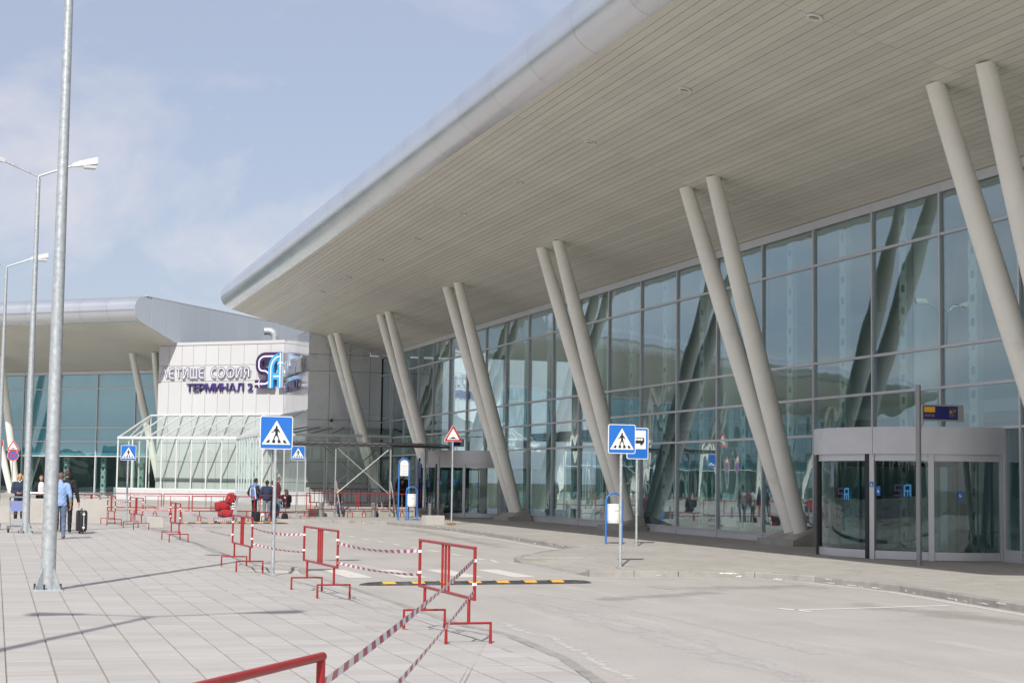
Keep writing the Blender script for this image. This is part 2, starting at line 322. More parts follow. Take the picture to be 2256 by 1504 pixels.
def zwalk(x, y):
    return 0.12-0.105*(1-sstep(11.0, 13.3, x))*(1.0 if 30.9 < y < 36.0 else 0.0)
def edge_x(pl, y):
    for (x0, y0), (x1, y1) in zip(pl, pl[1:]):
        if min(y0, y1) <= y <= max(y0, y1) and y1 != y0: return x0+(x1-x0)*(y-y0)/(y1-y0)
    return None
# beds under the slabs (joints show between the slabs)
def bed(name, poly, zf, x_far, mt, side):
    b = MB(); ys = sorted(set([round(poly[0][1]+0.3+i*0.8, 3) for i in range(400)]+[31.79, 31.81, 30.89, 30.91, 35.99, 36.01]+[p[1]+e_ for p in poly for e_ in (-0.001, 0.001)]))
    ymax = max(p[1] for p in poly)-0.02; ys = [y for y in ys if poly[0][1]+0.2 < y < ymax]
    rows = []
    for y in ys:
        xe = edge_x(poly, y); xs = [xe+side*q for q in (0.02, 0.4, 0.8, 1.2, 1.6, 2.0, 2.4)]+[x_far]
        rows.append([(x, y, zf(x, y)-0.012) for x in xs])
    n = len(rows[0])
    b.add([p for r in rows for p in r], [(i*n+j, i*n+j+1, (i+1)*n+j+1, (i+1)*n+j) for i in range(len(rows)-1) for j in range(n-1)])
    return struct(obj(name, b, mt))
plaza = bed('plaza_pavement', PLAZA, zplaza, -26.0, JOINT, -1)
walk = bed('terminal_pavement', WALK, zwalk, 22.25, JOINT, 1)
PITCH_S = 0.4
def slab_verts(x0, y0, x1, y1, zf, t=0.03):
    c = [(x0, y0), (x1, y0), (x1, y1), (x0, y1)]; e = 0.004
    top = [(x+(e if i in (0, 3) else -e), y+(e if i < 2 else -e), zf(x, y)) for i, (x, y) in enumerate(c)]
    low = [(x, y, zf(x, y)-t) for x, y in c]
    return top+low, [(0, 1, 2, 3)]+[(i, 4+i, 4+(i+1) % 4, (i+1) % 4) for i in range(4)]
def clip_poly(pts, a, n):
    out_ = []
    for i, p in enumerate(pts):
        q = pts[(i+1) % len(pts)]; dp, dq = (p[0]-a[0])*n[0]+(p[1]-a[1])*n[1], (q[0]-a[0])*n[0]+(q[1]-a[1])*n[1]
        if dp >= 0: out_.append(p)
        if dp*dq < 0: t = dp/(dp-dq); out_.append((p[0]+(q[0]-p[0])*t, p[1]+(q[1]-p[1])*t))
    return out_
def lay(parent, poly, zf, x_lim, side, ph, ymin, ymax, mt, near, name, stuffname):
    big = MB(); cnt = 0; flat_me = None; rr = random.Random(3)
    segs_ = []
    for (x0, y0), (x1, y1) in zip(poly, poly[1:]):
        d = Vector((x1-x0, y1-y0)).normalized(); n = Vector((-d.y, d.x))*(1 if side < 0 else -1)
        segs_.append((x0, y0, x1, y1, (x0+n.x*0.146, y0+n.y*0.146), (n.x, n.y)))
    iy = int(ymin/PITCH_S)
    while iy*PITCH_S < ymax:
        y0 = iy*PITCH_S; y1 = y0+PITCH_S; iy += 1
        es = [e for e in (edge_x(poly, y0+0.001), edge_x(poly, y1-0.001)) if e is not None]
        if not es: continue
        lim = max(es) if side < 0 else min(es)
        k0 = math.floor((x_lim-ph)/PITCH_S); k1 = math.floor((lim-ph)/PITCH_S)
        for k in range(min(k0, k1)-(0 if side < 0 else 1), max(k0, k1)+1):
            xa = ph+k*PITCH_S; xb = xa+PITCH_S
            q = [(xa+0.005, y0+0.0025), (xb-0.005, y0+0.0025), (xb-0.005, y1-0.0025), (xa+0.005, y1-0.0025)]
            for sx0, sy0, sx1, sy1, a_, n_ in segs_:
                if q and min(sx0, sx1)-0.3 < xb and max(sx0, sx1)+0.3 > xa and min(sy0, sy1)-0.16 < y1 and max(sy0, sy1)+0.16 > y0: q = clip_poly(q, a_, n_)
            if len(q) < 3: continue
            xc, yc = sum(p[0] for p in q)/len(q), sum(p[1] for p in q)/len(q)
            exc = edge_x(poly, yc)
            if exc is None or (xc > exc if side < 0 else xc < exc): continue
            if side > 0 and xb > 22.21: continue
            full = len(q) == 4 and abs(q[1][0]-q[0][0]-0.39) < 1e-3 and abs(q[2][1]-q[0][1]-0.395) < 1e-3
            dz = rr.uniform(-0.0022, 0.0022)
            if near(xa, y0) and full and abs(zf(xb, y1)-0.12) < 0.003 and abs(zf(xb, y0)-0.12) < 0.003 and cnt < 299:
                if flat_me is None:
                    mb = MB().add(*slab_verts(-0.1955, -0.1978, 0.1955, 0.1978, lambda x, y: 0.0)); flat_me = mb.mesh(name); flat_me.materials.append(mt)
                obj(name, flat_me, None, parent, loc=((xa+xb)/2, (y0+y1)/2, 0.12+dz)); cnt += 1
            else:
                m_ = len(q); yf = lambda y: min(max(y, y0+0.003), y1-0.003)
                big.add([(x, y, zf(x, yf(y))+dz) for x, y in q]+[(x, y, zf(x, yf(y))-0.03) for x, y in q], [tuple(range(m_))]+[(i, m_+i, m_+(i+1) % m_, (i+1) % m_) for i in range(m_)])
    o = obj(stuffname, big, mt, parent); o['kind'] = 'stuff'
    return cnt
lay(plaza, PLAZA, zplaza, -6.0, -1, 0.15, 4.0, 60.4, SLABM, lambda x, y: 13.2 < y < 26 and x > -0.1, 'paving_slab', 'paving_field')
lay(walk, WALK, zwalk, 22.2, 1, 0.1, 8.0, 75.4, SLABS2, lambda x, y: False, 'paving_slab', 'pavement_slabs')
# kerb stones
def kerbs(parent, poly, zf, side, y_lo, y_hi):
    pts = [Vector((x, y, 0)) for x, y in poly]; seg = []
    for a, b in zip(pts, pts[1:]):
        n = max(1, round((b-a).length/1.0))
        for i in range(n): seg.append((a+(b-a)*(i/n), a+(b-a)*((i+1)/n)))
    chips = MB(); rr = random.Random(11)
    for a, b in seg:
        if not (y_lo < (a.y+b.y)/2 < y_hi): continue
        d = (b-a).normalized(); nrm = Vector((-d.y, d.x, 0)); a2, b2 = a+d*0.006, b-d*0.006
        inner = nrm*(0.14*(1 if side < 0 else -1)) if True else None
        # inside of the pavement lies on the left of travel for the plaza (side -1) and on the right for the other
        mb = MB(); rs = []
        for p in (a2, b2):
            zt = zf(p.x+(-0.05 if side < 0 else 0.05), p.y)
            jit = rr.uniform(-0.006, 0.004)
            q = p+nrm*jit
            rs.append([(q.x, q.y, -0.03), (q.x, q.y, zt-0.015), (q.x+inner.x*0.12, q.y+inner.y*0.12, zt+0.002), (q.x+inner.x, q.y+inner.y, zt+0.002), (q.x+inner.x, q.y+inner.y, -0.03)])
        mb.rings(rs); obj('kerb_stone', mb, KERB, parent)
        if side > 0 and rr.random() < 0.6 and zf(a.x, a.y) > 0.1:      # remains of white paint on the face
            for _ in range(rr.randint(1, 3)):
                t = rr.uniform(0.05, 0.7); ln = rr.uniform(0.08, 0.4); h = rr.uniform(0.006, 0.02); z0 = rr.choice([rr.uniform(0.012, 0.03), rr.uniform(0.02, 0.05), rr.uniform(0.08, 0.095)])
                p = a2+(b2-a2)*t-inner.normalized()*0.008; n_ = 26; top, bot = [], []
                for k in range(n_+1):
                    q = p+d*(ln*k/n_); env = min(1.0, 3*math.sin(math.pi*(k+0.3)/(n_+0.6)))
                    top.append((q.x, q.y, min(0.1, z0+h*env*rr.uniform(0.1, 1.5)))); bot.append((q.x, q.y, max(0.004, z0-h*env*rr.uniform(0.0, 1.5))))
                chips.add(top+bot, [(k, k+1, n_+2+k, n_+1+k) for k in range(n_) if rr.random() < 0.8])
    if chips.v: obj('paint_remains', chips, KPAINT, parent)['kind'] = 'stuff'
kerbs(plaza, PLAZA, zplaza, -1, 6, 67)
kerbs(walk, WALK, zwalk, 1, 8, 76)
# kerb stones along the two steps beside the dropped crossing
for par_, zf_, pts_ in ((walk, zwalk, [(11.22, 36.22), (12.0, 36.1), (12.8, 36.02), (13.4, 36.0)]), (plaza, zplaza, [(5.62, 31.86), (4.85, 31.84), (4.1, 31.83)])):
    for (xa_, ya_), (xb_, yb_) in zip(pts_, pts_[1:]):
        lo_, hi_ = min(xa_, xb_)+0.005, max(xa_, xb_)-0.005
        obj('kerb_stone', MB().rings([[(x, y-0.07, -0.03), (x, y-0.07, 0.108), (x, y-0.055, 0.1245), (x, y+0.07, 0.1245), (x, y+0.07, -0.03)] for x, y in ((lo_, ya_ if xa_ < xb_ else yb_), (hi_, yb_ if xa_ < xb_ else ya_))]), KERB, par_)
# raised terrace before the corner block, behind the concrete ledges
ter = MB().prism([(10.9, 75.45), (19.6, 75.45), (19.6, 96.0), (22.1, 96.0), (22.1, 112), (8, 126), (-14, 146), (-40, 166), (-46, 158), (-12, 124), (3, 103), (10.9, 90)], -0.02, 0.30)
struct(obj('terrace', ter, SLABS2))
# road markings
def sheet(pts, z=0.004): return MB().add([(x, y, z) for x, y in pts], [tuple(range(len(pts)))])
def line_strip(pts, wd, z=0.004):
    b = MB(); P = [Vector((x, y, 0)) for x, y in pts]; v = []
    for i, p in enumerate(P):
        t = (P[min(i+1, len(P)-1)]-P[max(i-1, 0)]).normalized(); n_ = Vector((-t.y, t.x, 0))*wd/2
        v += [(p.x+n_.x, p.y+n_.y, z), (p.x-n_.x, p.y-n_.y, z)]
    return b.add(v, [(2*i, 2*i+1, 2*i+3, 2*i+2) for i in range(len(P)-1)])
road = bpy.data.objects['road']
def mark(name, mb): o = obj(name, mb, KPAINT if name == 'bay_line' else PAINT, road); return o
for i, x in enumerate((6.25, 7.28, 8.36, 9.42)): mark('crossing_stripe', sheet([(x, 30.5), (x+0.47, 30.5), (x+0.47, 33.2), (x, 33.2)]))
for i in range(12): mark('centre_dash', sheet([(10.72, 37.2+2.0*i*1.05), (10.86, 37.2+2.0*i*1.05), (10.86, 38.1+2.0*i*1.05), (10.72, 38.1+2.0*i*1.05)]))
mark('edge_line', line_strip([(x-0.22, y) for x, y in WALK[:4]]+[(14.5, 28.4), (13.95, 29.6), (12.65, 30.08), (10.95, 30.3), (10.3, 30.9)], 0.10))
mark('edge_line', line_strip([(14.35, 41.9), (14.95, 49.8), (15.3, 58.0), (14.8, 66.2), (14.2, 67.5), (12.1, 68.2)], 0.10))
mark('edge_line', line_strip([(10.95, 37.3), (10.75, 36.1), (11.1, 35.2)], 0.10))
mark('bay_line', sheet([(11.0, 22.6), (11.2, 21.95), (11.3, 22.0), (11.1, 22.65)]))
mark('bay_line', line_strip([(11.15, 22.28), (14.05, 22.87)], 0.10))
mark('edge_line', line_strip([(5.85, 33.0), (5.3, 34.9)], 0.3))
def worn_mat(name, col, scale, thr, mx_):
    m = bpy.data.materials.new(name); m.use_nodes = True; t = m.node_tree; b = t.nodes['Principled BSDF']; nn, ll = t.nodes.new, t.links.new
    b.inputs['Base Color'].default_value = (*col, 1); b.inputs['Roughness'].default_value = 0.9
    g = nn('ShaderNodeNewGeometry'); n_ = nn('ShaderNodeTexNoise'); n_.inputs['Scale'].default_value = scale; n_.inputs['Detail'].default_value = 9; n_.inputs['Roughness'].default_value = 0.7; ll(g.outputs['Position'], n_.inputs['Vector'])
    uv = nn('ShaderNodeUVMap'); sp = nn('ShaderNodeSeparateXYZ'); ll(uv.outputs[0], sp.inputs[0])
    e = nn('ShaderNodeMath'); e.operation = 'PINGPONG'; e.inputs[1].default_value = 0.5; ll(sp.outputs[1], e.inputs[0])
    ad = nn('ShaderNodeMath'); ad.operation = 'MULTIPLY_ADD'; ad.inputs[1].default_value = 0.55; ll(e.outputs[0], ad.inputs[0]); ll(n_.outputs[0], ad.inputs[2])
    r = nn('ShaderNodeMapRange'); r.inputs[1].default_value = thr; r.inputs[2].default_value = thr+0.16; r.inputs[3].default_value = 0; r.inputs[4].default_value = mx_; ll(ad.outputs[0], r.inputs[0]); ll(r.outputs[0], b.inputs['Alpha'])
    MATS[name] = m
    return m
def worn_strip(name, pts, wd, mt, z):
    mb = line_strip(pts, wd, z); me = bpy.data.meshes.new(name); me.from_pydata(mb.v, [], mb.f); uvl = me.uv_layers.new(name='UVMap')
    for lp in me.loops: uvl.data[lp.index].uv = (lp.vertex_index//2, lp.vertex_index % 2)
    return obj(name, me, mt, road)
SPILL = worn_mat('dried_spill', (0.62, 0.60, 0.57), 5.0, 0.62, 0.75); TYRE = worn_mat('pale_tyre_track', (0.56, 0.54, 0.515), 1.3, 0.60, 0.6); GRIME = worn_mat('oily_grime', (0.31, 0.29, 0.265), 0.8, 0.60, 0.26)
_w = [onz(x, y, 0) for x, y in ((1110, 1372), (1150, 1390), (1185, 1400), (1215, 1402), (1250, 1425), (1285, 1438), (1305, 1455), (1345, 1475), (1390, 1492), (1420, 1508), (1470, 1540))]
worn_strip('spill_trail', [tuple(p[:2]) for p in _w], 0.30, SPILL, 0.003)
for k, px_ in enumerate((((1090, 1312), (1250, 1350), (1420, 1400), (1560, 1440), (1700, 1480), (1850, 1530)), ((1210, 1330), (1400, 1375), (1540, 1412), (1660, 1452), (1790, 1500)), ((1120, 1300), (1300, 1325), (1450, 1355), (1600, 1390), (1800, 1440)))):
    worn_strip('tyre_track', [tuple(onz(x, y, 0)[:2]) for x, y in px_], (0.55, 0.4, 0.25)[k], TYRE, 0.0022+0.0004*k)
for k, (x0, y0, x1, y1, w_) in enumerate(((11.0, 27.0, 14.2, 27.6, 2.2), (12.6, 23.5, 13.8, 17.0, 1.6), (9.0, 24.5, 11.5, 26.2, 1.2), (13.3, 44, 14.6, 60, 1.2))):
    worn_strip('grime_patch', [(x0+(x1-x0)*i/5, y0+(y1-y0)*i/5) for i in range(6)], w_, GRIME, 0.0012+0.0003*k)
BLUEROAD = ground_mat('blue_road_paint', (0.13, 0.27, 0.42), amp=0.1)
obj('blue_parking_bay', sheet([tuple(onz(x, y, 0)[:2]) for x, y in ((505, 1137), (592, 1138), (592, 1128), (520, 1128))]), BLUEROAD, road)
def speed_bump(label, p0, p1, n):
    d = Vector((p1[0]-p0[0], p1[1]-p0[1], 0)); Ln = d.length; t = thing('speed_bump', label, 'speed bump', (*p0, 0), math.atan2(d.y, d.x), 'rubber speed bumps')
    prof = [(-0.2, 0.0), (-0.17, 0.022), (-0.09, 0.048), (0.0, 0.056), (0.09, 0.048), (0.17, 0.022), (0.2, 0.0)]
    mod = Ln/n
    for i in range(n):
        x0, x1 = i*mod+0.003, (i+1)*mod-0.003
        obj('rubber_module', MB().rings([[(x, y, z) for y, z in prof] for x in (x0, x1)]), RUBBER, t)
        if 0 < i < n-1 or True:
            for ya, za, yb, zb in ((-0.165, 0.026, -0.02, 0.057), (0.02, 0.057, 0.165, 0.026)):
                ym, zm2 = (ya+yb)/2, (0.048 if abs(ya+yb) > 0.1 else 0.05)
                xs0, xs1 = x0+mod*0.08, x0+mod*0.52
                obj('yellow_plate', MB().add([(xs0, ya, za+0.003), (xs1, ya, za+0.003), (xs1, ym, zm2+0.003), (xs0, ym, zm2+0.003), (xs1, yb, zb+0.003), (xs0, yb, zb+0.003)], [(0, 1, 2, 3), (3, 2, 4, 5)]), YEL, t)
    for x, sx in ((0, -1), (Ln, 1)):
        rs = [[(x+sx*q*0.35, y*k, max(0, z*k)) for y, z in prof] for q, k in ((0.0, 1.0), (0.5, 0.86), (0.85, 0.5), (1.0, 0.08))]
        obj('end_cap', MB().rings(rs), RUBBER, t)
    return t
speed_bump('black and yellow rubber speed bump just before the white zebra stripes', (6.35, 28.45), (10.0, 28.75), 7)
speed_bump('distant black and yellow speed bump beside the stacked red bags trolley', (6.9, 66.1), (10.9, 66.9), 8)
# ================================================================== HALLS (local x = along facade, y = outwards, z = up)
BAY = 3.365
ROWS = [(0.37, 3.2), (3.2, 4.25), (4.25, 5.25), (5.25, 8.05), (8.05, 9.1)]
O_N, Z_N, Z_G = 9.1, 11.8, 9.36            # soffit runs from (0, 9.36) at the glass to (9.1, 11.8) at the nose
def zsof(o): return Z_G+(Z_N-Z_G)*o/O_N
NC = (8.93, 12.62, 0.835)                  # nose circle: outward offset, height, radius
def nose_profile(n=16):
    a0, a1 = rad(-80), rad(98)
    return [(NC[0]+NC[2]*math.cos(a0+(a1-a0)*i/n), NC[1]+NC[2]*math.sin(a0+(a1-a0)*i/n)) for i in range(n+1)]
def hall(root, s_ref, k0, k1, s_soff0, s_soff1, cols, doors, detail, nose_len, frame, zb=0.12):
    mulls = [s_ref+BAY*k for k in range(k0, k1+1)]
    indoor = lambda s: any(abs(s-d) < BAY+0.05 for d in doors)
    # mullions and transoms
    me_mul = MB().box(-0.035, -0.12, zb, 0.035, 0.06, 9.1).mesh('mullion'); me_mul.materials.append(frame)
    me_mus = MB().box(-0.035, -0.12, 3.235, 0.035, 0.06, 9.1).mesh('mullion'); me_mus.materials.append(frame)
    for s in mulls: obj('mullion', me_mus if any(abs(s-d) < 0.1 for d in doors) else me_mul, None, root, loc=(s, 0, 0))
    me_tr = MB().box(0.036, -0.11, -0.035, BAY-0.036, 0.05, 0.035).mesh('transom'); me_tr.materials.append(frame)
    me_hd = MB().box(0.004, -0.11, 9.102, BAY-0.004, 0.045, 9.345).mesh('head_panel'); me_hd.materials.append(frame)
    me_sl = MB().box(0.036, -0.10, zb-0.02, BAY-0.036, 0.035, 0.335).box(0.036, -0.1, 0.336, BAY-0.036, 0.075, 0.37).mesh('sill_panel'); me_sl.materials.append(frame)
    panes = {}
    for i, (a, b) in enumerate(ROWS):
        p = MB().box(0.036, -0.014, a+0.036 if i else a+0.002, BAY-0.036, 0.0, b-0.036).mesh('glass_pane'); p.materials.append(GLS); panes[i] = p
    for s in mulls[:-1]:
        dr = indoor(s+BAY/2)
        for z in (3.2, 4.25, 5.25, 8.05): obj('transom', me_tr, None, root, loc=(s, 0, z))
        obj('head_panel', me_hd, None, root, loc=(s, 0, 0))
        if not dr: obj('sill_panel', me_sl, None, root, loc=(s, 0, 0))
        for i in panes:
            if i == 0 and dr: continue
            obj('glass_pane', panes[i], None, root, loc=(s, 0, 0))
    # inner perforated posts
    def post_mesh(holes):
        b = MB(); w_, z0, z1 = 0.2, 0.2, 9.25
        if not holes: return b.box(-w_, -1.05, z0, w_, -0.9, z1)
        n = 16; step = 0.6; k = int((z1-z0)/step)
        for y in (-1.05, -0.9):
            for i in range(k):
                zc = z0+step*(i+0.5); v = []
                for j in range(n):
                    q = 2*math.pi*j/n; cx, cz = math.cos(q), math.sin(q); e = max(abs(cx)/w_, abs(cz)/(step/2))
                    v += [(cx/e, y, zc+cz/e), (cx*0.105, y, zc+cz*0.105)]
                b.add(v, [(2*j, 2*((j+1) % n), 2*((j+1) % n)+1, 2*j+1) for j in range(n)])
        for x in (-w_, w_): b.add([(x, -1.05, z0), (x, -0.9, z0), (x, -0.9, z1), (x, -1.05, z1)], [(0, 1, 2, 3)])
        return b
    pm, pp = post_mesh(True).mesh('inner_post'), post_mesh(False).mesh('inner_post')
    pm.materials.append(POST); pp.materials.append(POST)
    for i, s in enumerate(mulls[1:-1]):
        if indoor(s) and any(abs(s-d) < 0.1 for d in doors): pass
        obj('inner_post', pm if detail(s) else pp, None, root, loc=(s+0.02, 0, 0))
    # nose panels
    pr = nose_profile(); inn = [(NC[0]+(o-NC[0])*0.97, NC[1]+(z-NC[1])*0.97) for o, z in pr][::-1]
    ring = pr+inn
    nn_ = MB().rings([[(x, o, z) for o, z in ring] for x in (0.006, nose_len-0.006)]).mesh('nose_panel'); nn_.materials.append(NOSE); nn_.shade_smooth()
    bm = bmesh.new(); bm.from_mesh(nn_)
    for e in bm.edges:
        if e.calc_face_angle(0) > 0.5: e.smooth = False
    bm.to_mesh(nn_); bm.free()
    s = s_soff0
    while s < s_soff1-0.01: obj('nose_panel', nn_, None, root, loc=(s, 0, 0)); s += nose_len
    # dark core behind nose joints and soffit gaps, roof slab
    core = [(NC[0]+(o-NC[0])*0.955, NC[1]+(z-NC[1])*0.955) for o, z in pr]
    prof = [(0.02, Z_G+0.09), (O_N-0.02, Z_N+0.09)]+core+[(8.7, 13.43), (-18, 12.95), (-18, 9.5)]
    obj('roof_core', MB().rings([[(x, o, z) for o, z in prof] for x in (s_soff0+0.02, s_soff1-0.02)]), DARK, root)
    obj('roof_sheet', MB().rings([[(x, o, z) for o, z in ((8.75, 13.46), (-18.1, 12.97), (-18.1, 13.05), (8.75, 13.52))] for x in (s_soff0, s_soff1)]), ROOFM, root)
    # columns
    for c in cols:
        for sg in (-1, 1):
            p0, p1 = Vector((c+sg*0.29, 0.48, 0.50)), Vector((c+sg*0.95, 3.50, zsof(3.5)+0.02))
            n = 12; pts = [p0+(p1-p0)*(i/n) for i in range(n+1)]; R = [0.185+0.085*math.sin(math.pi*(0.08+0.86*i/n)) for i in range(n+1)]
            cb = MB().tube(pts, R, 24); col = obj('column', cb, CREAM, root, smooth=0.6)
            d = (p1-p0).normalized()
            obj('foot_plate', MB().tube([p0-d*0.06, p0-d*0.002], 0.21, 20), BLACK, col)
            for f_ in (0.035, 0.34, 0.67): q_ = p0+(p1-p0)*f_; rr_ = 0.185+0.085*math.sin(math.pi*(0.08+0.86*f_)); obj('weld_collar', MB().tube([q_-d*0.012, q_+d*0.012], rr_+0.0045, 24), CREAM, col, smooth=0.6)
            for b_ in range(4): qq = rad(45+90*b_); obj('base_bolt', MB().cyl((p0.x+0.27*math.cos(qq), p0.y+0.25*math.sin(qq)), 0.016, 0.34, 0.44, 6), RUBBER, col)
            g = MB()
            g.poly3([(p1.x-0.02, p1.y-0.10, p1.z-0.42), (p1.x-0.02, p1.y-0.30, zsof(p1.y-0.3)), (p1.x-0.02, p1.y-0.10, zsof(p1.y-0.1))], 0.04)
            obj('top_gusset', g, CREAM, col)
        pl = MB().box(c-1.15, 0.09, zb-0.03, c+1.15, 1.15, zb+0.17)
        obj('column_plinth', pl, CONC, root)
        wv = [(c-0.95, 0.1, 0.292), (c+0.95, 0.1, 0.292), (c+0.95, 1.0, 0.292), (c-0.95, 1.0, 0.292), (c-0.8, 0.1, 0.62), (c+0.8, 0.1, 0.62), (c+0.8, 0.22, 0.62), (c-0.8, 0.22, 0.62), (c-0.8, 0.9, 0.36), (c+0.8, 0.9, 0.36)]
        obj('plinth_wedge', MB().add(wv, [(0, 3, 2, 1), (4, 5, 6, 7), (7, 6, 9, 8), (8, 9, 2, 3), (0, 1, 5, 4), (0, 4, 7, 8, 3), (1, 2, 9, 6, 5)]), CONC, root)
    return mulls

main = thing('terminal_hall', 'long glass airport terminal hall under a silver rounded roof overhang', 'terminal', (22.2, 0, 0), rad(90))
S0, S1 = 16.21, 99.45
COLS = [16.45, 29.9, 43.35, 56.8, 70.25, 83.7, 97.15]
DOORS = [36.4, 76.8]
hall(main, 36.4, -6, 19, S0, S0+BAY*25, COLS, DOORS, lambda s: s < 62, BAY, ALU)
SE = S0+BAY*25                              # roof end
# main soffit: every slat board is a part
nb = 46; wslat = O_N/nb; sl_l = math.hypot(O_N, Z_N-Z_G)/nb
seams = [S0, 29.9, 43.35, 56.8, 70.25, 83.7, SE]
ang = math.atan2(Z_N-Z_G, O_N)
smesh = {}
for j in range(nb):
    for i in range(len(seams)-1):
        Ls = seams[i+1]-seams[i]; key = round(Ls, 2)
        if key not in smesh:
            m_ = MB().rings([[(x, -sl_l/2+0.0065, 0.0), (x, sl_l/2-0.0065, 0.0), (x, sl_l/2-0.0065, 0.035), (x, -sl_l/2+0.0065, 0.035)] for x in (0.006, Ls-0.006)]).mesh('soffit_slat')
            m_.materials.append(SLAT); smesh[key] = m_
        oc = (j+0.5)*wslat
        obj('soffit_slat', smesh[key], None, main, loc=(seams[i], oc, zsof(oc)+random.uniform(0, 0.006)), rot=(ang, 0, 0))
# recessed soffit lights
LENS = mat('lamp_lens', (0.35, 0.34, 0.32), 0.2)
for k in range(-1, 9):
    s = 29.9+6.68*k
    if not S0 < s < SE: continue
    o = 6.8; z = zsof(o)
    M = Matrix.Rotation(ang, 3, 'X')
    rb = MB(); rs = []
    for rr_, dz in ((0.17, -0.004), (0.17, -0.035), (0.12, -0.04), (0.11, -0.01)):
        rs.append([Vector((s, o, z))+M @ Vector((rr_*math.cos(q), rr_*math.sin(q), dz)) for q in [2*math.pi*i/20 for i in range(20)]])
    t = obj('soffit_light', MB().rings(rs, cap=False), SIGNW, main, smooth=0.6)
    obj('lens', MB().add([Vector((s, o, z))+M @ Vector((0.112*math.cos(q), 0.112*math.sin(q), -0.012)) for q in [2*math.pi*i/20 for i in range(20)]], [tuple(range(20))]), LENS, t)
# interior
obj('interior_floor', MB().box(S0, -16, 0.02, S1, -0.13, 0.16), INTF, main)
obj('back_wall', MB().box(S0, -14.3, 0.1, S1, -14, 9.3), INTW, main)
obj('interior_ceiling', MB().box(S0, -16, 9.30, S1, -0.13, 9.36), INTC, main)
obj('gallery_floor', MB().box(S0, -16, 4.3, S1, -9, 4.7), INTC, main)
obj('end_wall', MB().box(S0-0.3, -16, 0.0, S0-0.05, 0.0, 9.3), INTW, main)
for s in (29.0, 42.6, 56.0, 69.5): obj('round_pillar', MB().cyl((s, -3.6), 0.62, 0.16, 9.3, 28), CREAM, main, smooth=0.6)
for s, o, w_, h_ in ((33, -6, 3.2, 1.2), (40, -7.5, 4, 1.3), (47, -6, 3, 1.15), (53, -8, 4.2, 1.4), (62, -6.5, 3.4, 1.2), (68, -8, 4, 2.2)):
    obj('counter', MB().bbox((s, o, 0.16+h_/2), (w_, 0.8, h_), 0.04), mat('counter_front', (0.25, 0.30, 0.30), 0.4), main)
LITP = bpy.data.materials.new('ceiling_tube'); LITP.use_nodes = True
_e = LITP.node_tree.nodes['Principled BSDF']; _e.inputs['Emission Color'].default_value = (1, 0.97, 0.9, 1); _e.inputs['Emission Strength'].default_value = 5.0
for s in (18, 25, 32):
    for o in (-11.5,): obj('ceiling_tube', MB().box(s, o-0.05, 9.2, s+0.6, o+0.05, 9.28), LITP, main)

